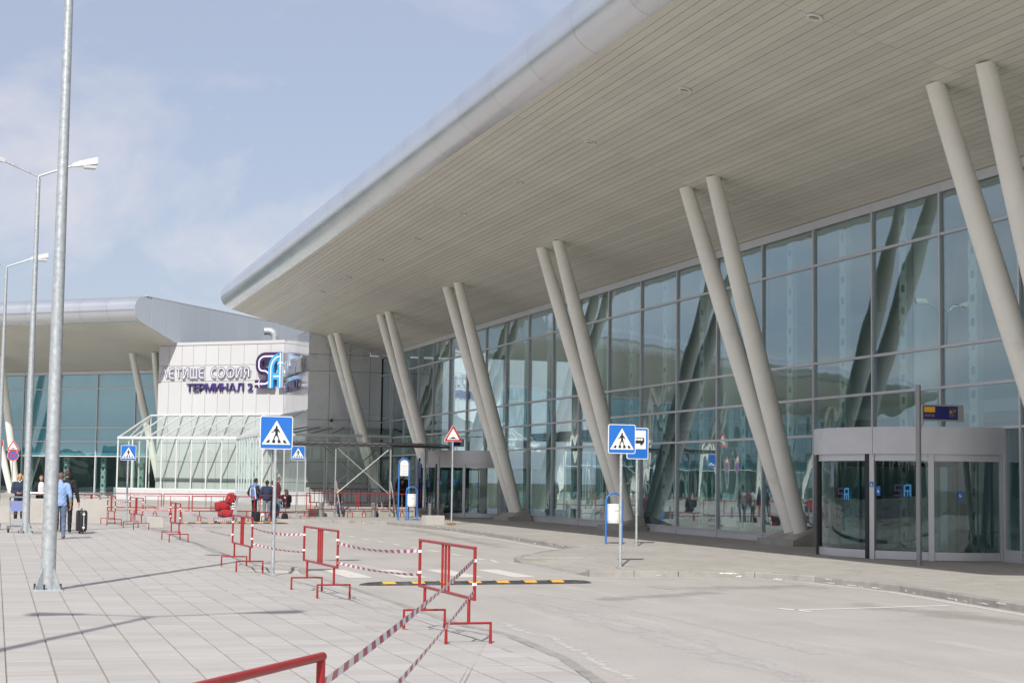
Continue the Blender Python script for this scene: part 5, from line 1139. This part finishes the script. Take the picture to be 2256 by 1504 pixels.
trolley(0.70, 51.2, 0.12, rad(-8), 'empty silver luggage trolley parked against the lamp post foot')
trolley(-0.12, 53.6, 0.12, rad(5), 'grey luggage trolley parked behind the trolley at the lamp foot')
rt = trolley(9.42, 68.6, 0.0, rad(82), 'luggage trolley loaded with three red bags')
REDB = mat('red_bag_fabric', (0.36, 0.010, 0.016), 0.7, var=0.12, vscale=6, bump=0.3, bscale=25)
def soft_box(c, sz, M=None, n=6, sq=0.55, mi=0, mb=None):
    mb = mb or MB(); rs = []
    nu = 24
    for i in range(n*2+1):
        a = -math.pi/2+math.pi*i/(n*2); cz, sz_ = math.cos(a), math.sin(a); f = lambda t: math.copysign(abs(t)**sq, t)
        ring = []
        for j in range(nu):
            q = 2*math.pi*j/nu; p = Vector((sz[0]/2*f(cz)*f(math.cos(q)), sz[1]/2*f(cz)*f(math.sin(q)), sz[2]/2*f(sz_)))
            ring.append(Vector(c)+(M @ p if M else p))
        rs.append(ring)
    return mb.rings(rs, mi)
def bag(label, loc, rot, sz, name='travel_bag'):
    t = thing(name, label, 'bag', loc, 0, 'red bags on the trolley'); t.rotation_euler = rot
    obj('body', soft_box((0, 0, 0), sz, sq=0.30), REDB, t, smooth=True)
    for s in (-1, 1): obj('handle', MB().tube([(-0.1, s*sz[1]*0.30, sz[2]*0.42), (-0.06, s*sz[1]*0.36, sz[2]*0.6), (0.06, s*sz[1]*0.36, sz[2]*0.6), (0.1, s*sz[1]*0.30, sz[2]*0.42)], 0.011, 6), BLACK, t)
    obj('zip', MB().tube([(-sz[0]*0.42, 0, sz[2]*0.47), (0, 0, sz[2]*0.505), (sz[0]*0.42, 0, sz[2]*0.47)], 0.01, 6), BLACK, t)
    for s in (-0.12, 0.12): obj('buckle', MB().ell((s, -sz[1]*0.5, sz[2]*0.05), (0.016, 0.012, 0.02), 8, 5), SIGNW, t)
    obj('front_pocket', soft_box((0, -sz[1]*0.46, -sz[2]*0.08), (sz[0]*0.66, sz[1]*0.16, sz[2]*0.55), sq=0.35), REDB, t, smooth=True)
    for x_ in (-0.24, 0.24): obj('strap', MB().tube([(x_*sz[0], -sz[1]*0.515, -sz[2]*0.46), (x_*sz[0], -sz[1]*0.55, 0), (x_*sz[0], -sz[1]*0.44, sz[2]*0.47)], 0.012, 6), BLACK, t)
    obj('dark_base', soft_box((0, 0, -sz[2]*0.40), (sz[0]*0.97, sz[1]*0.97, sz[2]*0.24), sq=0.3), BLACK, t, smooth=True)
    return t
bag('wide red holdall lying lowest on the luggage trolley', (8.98, 68.66, 0.36), (0, rad(7), rad(-3)), (0.66, 0.40, 0.34))
bag('red holdall in the middle of the pile on the trolley', (8.82, 68.66, 0.66), (0, rad(-6), rad(4)), (0.60, 0.38, 0.34))
bag('red backpack leaning on top of the pile against the trolley handle', (9.14, 68.64, 0.93), (0, rad(22), rad(8)), (0.36, 0.30, 0.44), 'backpack')
# ================================================================== PEOPLE  (local: facing +Y, x to the person's right, feet at z = 0)
SKIN = mat('skin', (0.52, 0.30, 0.215), 0.55, var=0.04, vscale=12)
SKIN2 = mat('skin_brown', (0.27, 0.145, 0.09), 0.55)
def cloth(name, c, v=0.12): return mat(name, c, 0.85, var=v, vscale=7, bump=0.5, bscale=22)
def fabric_fold(): pass
def person(label, loc, rz, top, bottom, shoe=None, hair=None, skin=SKIN, H=1.75, hairstyle='short', J=None, sleeve='long', jacket=0.0, group=None, slim=1.0, torso_lean=0.0, head_turn=0.0):
    k = H/1.75; shoe = shoe or BLACK
    t = thing('person', label, 'person', loc, rz, group)
    j = dict(pel=(0, 0, 0.94), waist=(0, 0.0, 1.10), chest=(0, 0.0, 1.30), sho=(0, -0.01, 1.42), neck=(0, 0.0, 1.50), head=(0, 0.03, 1.63),
             rs=(0.185, -0.01, 1.415), re=(0.235, -0.03, 1.13), rw=(0.235, 0.05, 0.88), ls=(-0.185, -0.01, 1.415), le=(-0.235, -0.03, 1.13), lw=(-0.235, 0.05, 0.88),
             rh=(0.095, 0, 0.93), rk=(0.105, 0.02, 0.50), ra=(0.11, -0.03, 0.09), lh=(-0.095, 0, 0.93), lk=(-0.105, 0.02, 0.50), la=(-0.11, -0.03, 0.09), rt=None, lt=None)
    if J: j.update(J)
    v = {q: (Vector(p) if p is not None else None) for q, p in j.items()}
    for s in 'rl':
        if v[s+'t'] is None: v[s+'t'] = v[s+'a']+Vector((0.02 if s == 'r' else -0.02, 0.17, -0.045))
    m = MB(); segs = []
    def limb(a, b, ra, rb, reg, mid=None):
        P = [a, a.lerp(b, 0.35), a.lerp(b, 0.7), b]; R = [ra, mid or (ra*0.55+rb*0.45)*1.08, (ra*0.3+rb*0.7)*1.03, rb]
        m.tube(P, R, 12); m.ell(a, (ra, ra, ra), 10, 8); m.ell(b, (rb, rb, rb), 10, 8); segs.append((a, b, reg))
    jk = jacket
    # torso: elliptical rings along the spine
    sp = [(v['pel']-Vector((0, 0, 0.07)), 0.150, 0.108), (v['pel']+Vector((0, 0, 0.03)), 0.168+jk, 0.118+jk), (v['waist'], 0.152*slim+jk, 0.108*slim+jk), (v['chest'], 0.178+jk, 0.122+jk), (v['sho']-Vector((0, 0, 0.03)), 0.185+jk*0.7, 0.108+jk*0.7), (v['sho']+Vector((0, 0, 0.035)), 0.115, 0.085), (v['neck'], 0.06, 0.06)]
    ax = (v['rs']-v['ls']).normalized(); rs_ = []
    for i, (p, rx, ry) in enumerate(sp):
        d = (sp[min(i+1, len(sp)-1)][0]-sp[max(i-1, 0)][0]).normalized(); hx = (v['rh']-v['lh']).normalized().lerp(ax, i/(len(sp)-1)).normalized(); fy = d.cross(hx).normalized()*-1
        rs_.append([p+hx*rx*math.cos(q)+fy*ry*math.sin(q) for q in [2*math.pi*a/20 for a in range(20)]])
    m.rings(rs_); segs.append((v['pel'], v['waist'], 'mid')); segs.append((v['waist'], v['sho'], 'top'))
    for s in 'rl':
        limb(v['sho'].lerp(v[s+'s'], 0.75), v[s+'s'], 0.075+jk*0.6, 0.066+jk*0.6, 'top')
        limb(v[s+'s'], v[s+'e'], 0.064+jk*0.7, 0.047+jk*0.7, 'top')
        limb(v[s+'e'], v[s+'w'], 0.046+(jk*0.6 if sleeve == 'long' else 0), 0.031+(jk*0.5 if sleeve == 'long' else 0), 'fore', mid=0.045+(jk*0.6 if sleeve == 'long' else 0))
        limb(v[s+'h'], v[s+'k'], 0.093, 0.064, 'bot'); limb(v[s+'k'], v[s+'a'], 0.064, 0.050, 'bot', mid=0.066)
        a, to = v[s+'a'], v[s+'t']; hl = a-(to-a).normalized()*0.06+Vector((0, 0, -0.05))
        m.tube([hl, a+Vector((0, 0, -0.035)), a.lerp(to, 0.55), to], [0.034, 0.048, 0.044, 0.030], 10); m.ell(to, (0.036, 0.036, 0.028), 10, 6); segs.append((hl, to, 'shoe'))
    limb(v['neck']-Vector((0, 0, 0.04)), v['head']-Vector((0, 0, 0.06)), 0.056, 0.053, 'skin')
    Mh = Matrix.Rotation(head_turn, 3, 'Z'); hd = v['head']
    def hp(x, y, z): return hd+Mh @ Vector((x, y, z))
    m.ell(hp(0, -0.005, 0.03), (0.075, 0.095, 0.092), 16, 12, M=Mh); m.ell(hp(0, 0.022, -0.045), (0.056, 0.066, 0.068), 14, 10, M=Mh)
    m.ell(hp(0, 0.094, -0.005), (0.014, 0.022, 0.026), 8, 6, M=Mh)
    for s in (-1, 1): m.ell(hp(s*0.077, -0.01, 0.0), (0.012, 0.02, 0.032), 8, 6, M=Mh)
    segs.append((hp(0, 0, -0.07), hp(0, 0, 0.09), 'skin'))
    me = m.mesh('body'); ob = bpy.data.objects.new('tmp', me); TMPS.collection.objects.link(ob)
    rm = ob.modifiers.new('r', 'REMESH'); rm.mode = 'VOXEL'; rm.voxel_size = 0.0165
    sm = ob.modifiers.new('s', 'SMOOTH'); sm.factor = 0.5; sm.iterations = 3
    bme = evalmesh(ob); bpy.data.objects.remove(ob)
    # clothing wrinkles + regions
    bme.materials.clear()
    for q in (skin, top, bottom, shoe): bme.materials.append(q)
    idx = {'skin': 0, 'top': 1, 'bot': 2, 'shoe': 3}
    rr = random.Random(len(label)*7+3); px_, py_ = rr.uniform(0, 9), rr.uniform(0, 9)
    hem = v['pel'].z-0.05
    def reg(c):
        best, br, bt = 9, 'top', 0
        for a, b, r_ in segs:
            ab = b-a; u_ = max(0, min(1, (c-a).dot(ab)/ab.length_squared)); d = (c-(a+ab*u_)).length-(0.09 if r_ in ('mid', 'top') and ab.length > 0.15 and abs(ab.z) > 0.1 and abs(a.x) < 0.05 else 0.0)
            if d < best: best, br, bt = d, r_, u_
        if br == 'fore': return 'top' if (sleeve == 'long' and bt < 0.97) or (sleeve == 'half' and bt < 0.3) else 'skin'
        if br == 'mid': return 'top' if c.z > hem else 'bot'
        if br == 'bot': return 'top' if c.z > hem+0.03 and abs(v['pel'].z-0.94) < 0.1 else 'bot'
        if br == 'shoe' and c.z > min(v['ra'].z, v['la'].z)+0.03 and c.z > 0.11 and abs(v['pel'].z-0.94) < 0.1: return 'shoe' if c.z < 0.12 or True else 'bot'
        return br
    nrm_ = [v_.normal.copy() for v_ in bme.vertices]; cos_ = [v_.co.copy() for v_ in bme.vertices]
    for c, nv_ in zip(cos_, nrm_):
        a = math.sin(c.z*46+px_+3*math.sin(c.x*11+py_))*math.sin(c.x*19+c.y*23+py_); c += nv_*a*0.0045*(1 if c.z < v['neck'].z else 0.0)
    bme.vertices.foreach_set('co', [q_ for c in cos_ for q_ in c]); bme.update()
    for p in bme.polygons: p.material_index = idx[reg(p.center)]; p.use_smooth = True
    # hands: palm plus five bent fingers, joined to the same mesh
    hm = MB()
    for s in 'rl':
        w_, e = v[s+'w'], v[s+'e']; d = (w_-e).normalized(); side = Vector((0, 1, 0))-d*d.y
        if side.length < 0.2: side = Vector((0, 0, 1))-d*d.z
        side.normalize(); inn = d.cross(side)*(1 if s == 'r' else -1)
        if inn.dot(Vector((-1 if s == 'r' else 1, 0, 0))) < 0: inn = -inn
        hm.tube([w_-d*0.03, w_+d*0.01, w_+d*0.05, w_+d*0.09], [0.026, 0.027, 0.036, 0.034], 8, ell=(tuple(side), 0.5))
        for q, ln in ((-0.028, 0.066), (-0.009, 0.076), (0.010, 0.080), (0.029, 0.072)):
            p0 = w_+d*0.082+side*q; p1 = p0+d*ln*0.45+inn*0.008; p2 = p1+d*ln*0.30+inn*0.022; p3 = p2+d*ln*0.12+inn*0.022
            hm.tube([p0, p1, p2, p3], [0.0095, 0.009, 0.0085, 0.006], 6)
        p0 = w_+d*0.03+side*0.03; hm.tube([p0, p0+d*0.03+side*0.018+inn*0.01, p0+d*0.06+side*0.018+inn*0.02], [0.012, 0.011, 0.007], 6)
    hme = hm.mesh('hand')
    bm = bmesh.new(); bm.from_mesh(bme); nb_ = len(bm.faces); bm.from_mesh(hme); bm.faces.ensure_lookup_table()
    for f in bm.faces[nb_:]: f.material_index = 0; f.smooth = True
    bm.to_mesh(bme); bm.free()
    bme.transform(Matrix.Scale(k, 4)); bme.name = 'body'
    obj('body', bme, None, t)
    # hair
    if hair:
        g = MB(); n, nv = 20, 14; R = (0.083, 0.103, 0.100); c0 = (0, -0.008, 0.034); vs_ = []
        for i in range(nv+1):
            a = math.pi*i/nv
            for q in range(n):
                b_ = 2*math.pi*q/n; p = Vector((R[0]*math.sin(a)*math.cos(b_), R[1]*math.sin(a)*math.sin(b_), R[2]*math.cos(a)))
                p *= 1+0.05*math.sin(7*b_+3*a)*math.sin(5*a); vs_.append(hp(c0[0]+p.x, c0[1]+p.y, c0[2]+p.z)*k)
        fs = []
        for i in range(nv):
            for q in range(n):
                a = math.pi*(i+0.5)/nv; b_ = 2*math.pi*(q+0.5)/n; y_, z_ = math.sin(a)*math.sin(b_), math.cos(a)
                low = -0.55 if hairstyle == 'short' else -0.95
                if z_ < low or (y_ > 0.30 and z_ < 0.52) or (abs(y_-0.1) < 0.35 and z_ < -0.15 and hairstyle == 'short'): continue
                if hairstyle == 'cropped' and (z_ > 0.93): pass
                fs.append((i*n+q, i*n+(q+1) % n, (i+1)*n+(q+1) % n, (i+1)*n+q))
        g.add(vs_, fs)
        if hairstyle == 'long':
            g.tube([hp(0, -0.06, 0.06)*k, hp(0, -0.10, -0.04)*k, hp(0, -0.115, -0.15)*k, hp(0, -0.105, -0.27)*k], [0.075, 0.085, 0.075, 0.03], 14)
        if hairstyle == 'bob':
            for s in (-1, 1): g.tube([hp(s*0.06, -0.02, 0.08)*k, hp(s*0.095, -0.01, 0.0)*k, hp(s*0.09, 0.0, -0.10)*k], [0.03, 0.038, 0.02], 10)
            g.tube([hp(0, -0.06, 0.06)*k, hp(0, -0.095, -0.02)*k, hp(0, -0.08, -0.11)*k], [0.07, 0.075, 0.04], 12)
        obj('hair', g, hair, t, smooth=True)
    # eyes, brows and mouth
    for s in (-1, 1): obj('eye', MB().ell(hp(s*0.03, 0.083, 0.018)*k, (0.010*k, 0.006*k, 0.006*k), 8, 6), BLACK, t)
    obj('mouth', MB().ell(hp(0, 0.083, -0.052)*k, (0.022*k, 0.006*k, 0.005*k), 8, 6), mat('lips', (0.34, 0.12, 0.10), 0.6), t)
    t['_k'] = k
    return t
HB, HD, HBL, HR = mat('brown_hair', (0.07, 0.045, 0.03), 0.7), mat('dark_hair', (0.014, 0.012, 0.012), 0.6), mat('blond_hair', (0.50, 0.36, 0.17), 0.6), mat('grey_brown_hair', (0.13, 0.10, 0.08), 0.8)
JEANS = cloth('blue_jeans', (0.12, 0.16, 0.26)); JEANSG = cloth('grey_jeans', (0.17, 0.19, 0.225)); LBLUE = cloth('light_blue_shirt', (0.27, 0.40, 0.66)); BLK = cloth('black_cloth', (0.014, 0.014, 0.017)); NAVYC = cloth('navy_jacket', (0.022, 0.035, 0.075)); LEATH = mat('black_leather', (0.012, 0.012, 0.013), 0.28, bump=0.4, bscale=18)
WHITEC = cloth('white_cloth', (0.7, 0.69, 0.68)); TRACK = cloth('track_blue', (0.10, 0.20, 0.45)); BRSH = mat('brown_shoe', (0.16, 0.10, 0.06), 0.5); MAROON = cloth('maroon_cloth', (0.10, 0.02, 0.03)); TAN = mat('tan_shoe', (0.35, 0.27, 0.18), 0.7)
# man in light blue walking away (back to the camera)
person('man in light blue sweater and jeans walking away from the lamp post', (1.66, 46.15, 0.12), rad(-3), LBLUE, JEANS, BRSH, HR, H=1.74, sleeve='half', jacket=0.012,
       J=dict(rk=(0.11, 0.07, 0.50), ra=(0.11, 0.03, 0.09), lk=(-0.10, 0.03, 0.52), la=(-0.11, -0.30, 0.22), lt=(-0.12, -0.27, 0.06), re=(0.265, -0.06, 1.14), rw=(0.275, 0.06, 0.90), le=(-0.25, 0.02, 1.13), lw=(-0.24, 0.16, 0.92)))
tB = person('man in black walking with a dark suitcase in his right hand', (2.0, 50.6, 0.12), rad(-4), BLK, cloth('dark_trousers', (0.02, 0.022, 0.028)), BLACK, HB, H=1.82, jacket=0.02,
       J=dict(rk=(0.10, 0.12, 0.51), ra=(0.10, 0.20, 0.10), lk=(-0.10, -0.02, 0.50), la=(-0.10, -0.20, 0.12), re=(0.27, -0.02, 1.13), rw=(0.33, 0.0, 0.87)))
# suitcase
t = thing('suitcase', 'dark hard suitcase with white piping held by the man in black', 'suitcase', (2.44, 50.55, 0.16), rad(12))
SC_ = mat('suitcase_shell', (0.022, 0.022, 0.024), 0.38)
obj('shell', soft_box((0, 0, 0.33), (0.24, 0.50, 0.62), sq=0.28), SC_, t, smooth=True)
obj('piping', MB().tube([(0.0, 0.255*math.copysign(abs(math.cos(q))**0.4, math.cos(q)), 0.33+0.315*math.copysign(abs(math.sin(q))**0.4, math.sin(q))) for q in [2*math.pi*i/40 for i in range(41)]], 0.008, 6), SIGNW, t)
obj('handle', MB().tube([(0, -0.08, 0.64), (0, -0.06, 0.68), (0, 0.06, 0.68), (0, 0.08, 0.64)], 0.013, 8), BLACK, t)
for y in (-0.18, 0.18):
    w_ = obj('wheel', MB().tube([(-0.02, y, 0.0), (0.02, y, 0.0)], 0.035, 10), RUBBER, t)
for y, z, mt_ in ((-0.253, 0.12, SIGNW), (-0.253, 0.2, SIGNB), (-0.253, 0.5, SIGNW)): obj('tag_sticker', MB().box(-0.04+0.05*(mt_ == SIGNB), y-0.004, z, 0.03, y, z+0.05), mt_, t)
# two women behind the parapet
tW = person('blond woman with sunglasses in dark jacket standing by the parapet', (0.80, 59.3, 0.12), rad(180), NAVYC, BLK, BLACK, HBL, H=1.70, hairstyle='bob', jacket=0.015, slim=0.9, J=dict(re=(0.25, 0.02, 1.14), rw=(0.06, 0.17, 1.10), le=(-0.25, 0.02, 1.14), lw=(-0.04, 0.18, 1.08)))
obj('sunglasses', MB().ell((0.032, 0.092, 1.607), (0.03, 0.012, 0.022), 10, 6).ell((-0.032, 0.092, 1.607), (0.03, 0.012, 0.022), 10, 6).tube([(-0.07, 0.05, 1.612), (0, 0.1, 1.612), (0.07, 0.05, 1.612)], 0.004, 5), BLACK, tW)
obj('collar', MB().tube([(-0.06, 0.06, 1.50), (0, 0.10, 1.42), (0.06, 0.06, 1.50)], 0.018, 8), WHITEC, tW)
tS = person('dark haired woman in a white top and black cardigan leaning on the parapet', (1.58, 62.6, 0.12), rad(180), BLK, BLK, BLACK, HB, H=1.68, hairstyle='short', jacket=0.02, slim=0.95, J=dict(re=(0.25, 0.05, 1.12), rw=(0.16, 0.28, 1.04), le=(-0.25, 0.05, 1.12), lw=(-0.16, 0.28, 1.04)))
obj('white_top', soft_box((0, 0.075, 1.20), (0.22, 0.17, 0.48), sq=0.7), WHITEC, tS, smooth=True)
obj('lanyard', MB().tube([(-0.05, 0.10, 1.44), (0, 0.165, 1.18), (0.05, 0.10, 1.44)], 0.006, 5), BLACK, tS)
person('person in dark clothes walking ahead beside the man in black', (1.72, 52.6, 0.12), rad(10), BLK, BLK, BLACK, HD, H=1.70, jacket=0.02)
# waiting group on the far side of the road
tT = person('young man in a black and blue tracksuit top with white stripes', (10.40, 70.5, 0.0), rad(-60), TRACK, BLK, BLACK, HD, skin=SKIN2, H=1.78, jacket=0.025, J=dict(re=(0.30, -0.10, 1.16), rw=(0.24, 0.06, 0.96), le=(-0.30, -0.10, 1.16), lw=(-0.24, 0.06, 0.96)))
for s in (-1, 1):
    obj('black_sleeve', MB().tube([(s*0.18, -0.02, 1.44), (s*0.25, -0.06, 1.30), (s*0.30, -0.10, 1.16), (s*0.27, 0.0, 1.03), (s*0.245, 0.05, 0.97)], [0.088, 0.088, 0.08, 0.07, 0.05], 12), BLK, tT, smooth=True)
    obj('white_stripe', MB().tube([(s*0.10, -0.135, 1.40), (s*0.165, -0.125, 1.25), (s*0.17, -0.115, 1.05), (s*0.17, -0.11, 0.93)], [0.022, 0.024, 0.022, 0.018], 8), WHITEC, tT)
    obj('trouser_stripe', MB().tube([(s*0.185, 0, 0.86), (s*0.175, 0.01, 0.5), (s*0.165, -0.02, 0.12)], 0.016, 8), WHITEC, tT)
obj('waistband', MB().tube([(0, 0, 0.895), (0, 0, 0.915)], 0.165, 20, ell=((1, 0, 0), 0.78)), WHITEC, tT)
person('man in a navy jacket and grey jeans with his back turned', (10.86, 70.25, 0.0), rad(8), NAVYC, JEANSG, TAN, HD, skin=SKIN2, H=1.70, jacket=0.045, J=dict(re=(0.31, -0.02, 1.14), rw=(0.27, 0.10, 0.94), le=(-0.31, -0.02, 1.14), lw=(-0.27, 0.10, 0.94)))
person('dark haired person in a white hood listening within the group', (11.22, 71.0, 0.0), rad(60), WHITEC, JEANS, BLACK, HD, skin=SKIN2, H=1.68, jacket=0.02)
person('tall man in a maroon top half hidden by the crossing sign pole', (11.45, 71.2, 0.0), rad(-80), MAROON, JEANS, BLACK, HR, H=1.86, jacket=0.01)
# bags at their feet
for x, y, s, mt_, lab in ((10.42, 69.9, 0.42, BLK, 'black travel bag on the ground at the feet of the tracksuit man'), (10.62, 69.95, 0.34, WHITEC, 'white plastic bag on the ground between the waiting men'), (11.55, 69.8, 0.36, BLK, 'dark rucksack on the ground beside the seated woman')):
    t = thing('bag', lab, 'bag', (x, y, 0.0), 0.4); obj('body', soft_box((0, 0, s*0.5), (s*0.75, s*0.5, s), sq=0.6), mt_, t, smooth=True); obj('handle', MB().tube([(-0.06, 0, s*0.95), (-0.04, 0, s*1.12), (0.04, 0, s*1.12), (0.06, 0, s*0.95)], 0.01, 6), mt_, t)
# seated woman, back to camera, on the ledge
SIT = dict(pel=(0, 0, 0.10), waist=(0, 0.02, 0.26), chest=(0, 0.06, 0.45), sho=(0, 0.08, 0.57), neck=(0, 0.10, 0.65), head=(0, 0.14, 0.77), rs=(0.18, 0.08, 0.56), re=(0.24, 0.16, 0.32), rw=(0.12, 0.36, 0.22), ls=(-0.18, 0.08, 0.56), le=(-0.24, 0.16, 0.32), lw=(-0.12, 0.36, 0.22), rh=(0.09, 0.04, 0.09), rk=(0.13, 0.46, 0.10), ra=(0.12, 0.44, -0.30), lh=(-0.09, 0.04, 0.09), lk=(-0.13, 0.46, 0.10), la=(-0.12, 0.44, -0.30))
t = person('woman in a black leather jacket and jeans sitting on the ledge', (12.48, 74.95, 0.46), rad(12), LEATH, cloth('pale_jeans', (0.20, 0.27, 0.42)), BLACK, HB, H=1.68, hairstyle='long', jacket=0.03, J=SIT)
t = person('small blond person sitting on the ledge under the corrugated roof', (14.78, 74.9, 0.58), rad(185), cloth('dark_grey_top', (0.06, 0.065, 0.08)), JEANS, BLACK, HBL, H=1.5, hairstyle='bob', jacket=0.015, J=SIT)
tP = person('man in a black suit holding a phone to his ear near the timetable', (18.45, 77.9, 0.30), rad(168), BLK, BLK, BLACK, HR, H=1.80, jacket=0.03, J=dict(le=(-0.29, 0.05, 1.16), lw=(-0.11, 0.10, 1.50), re=(0.27, 0.0, 1.13), rw=(0.20, 0.12, 0.92)))
obj('white_shirt', MB().poly3([(-0.05, 0.165, 1.46), (0.0, 0.175, 1.18), (0.05, 0.165, 1.46)], 0.01), WHITEC, tP)
obj('red_tie', MB().poly3([(-0.012, 0.182, 1.44), (-0.016, 0.186, 1.2), (0.016, 0.186, 1.2), (0.012, 0.182, 1.44)], 0.008), MAROON, tP)
obj('phone', MB().cbox((-0.09, 0.06, 1.66), (0.02, 0.05, 0.12)), BLACK, tP)
bpy.data.scenes.remove(TMPS)
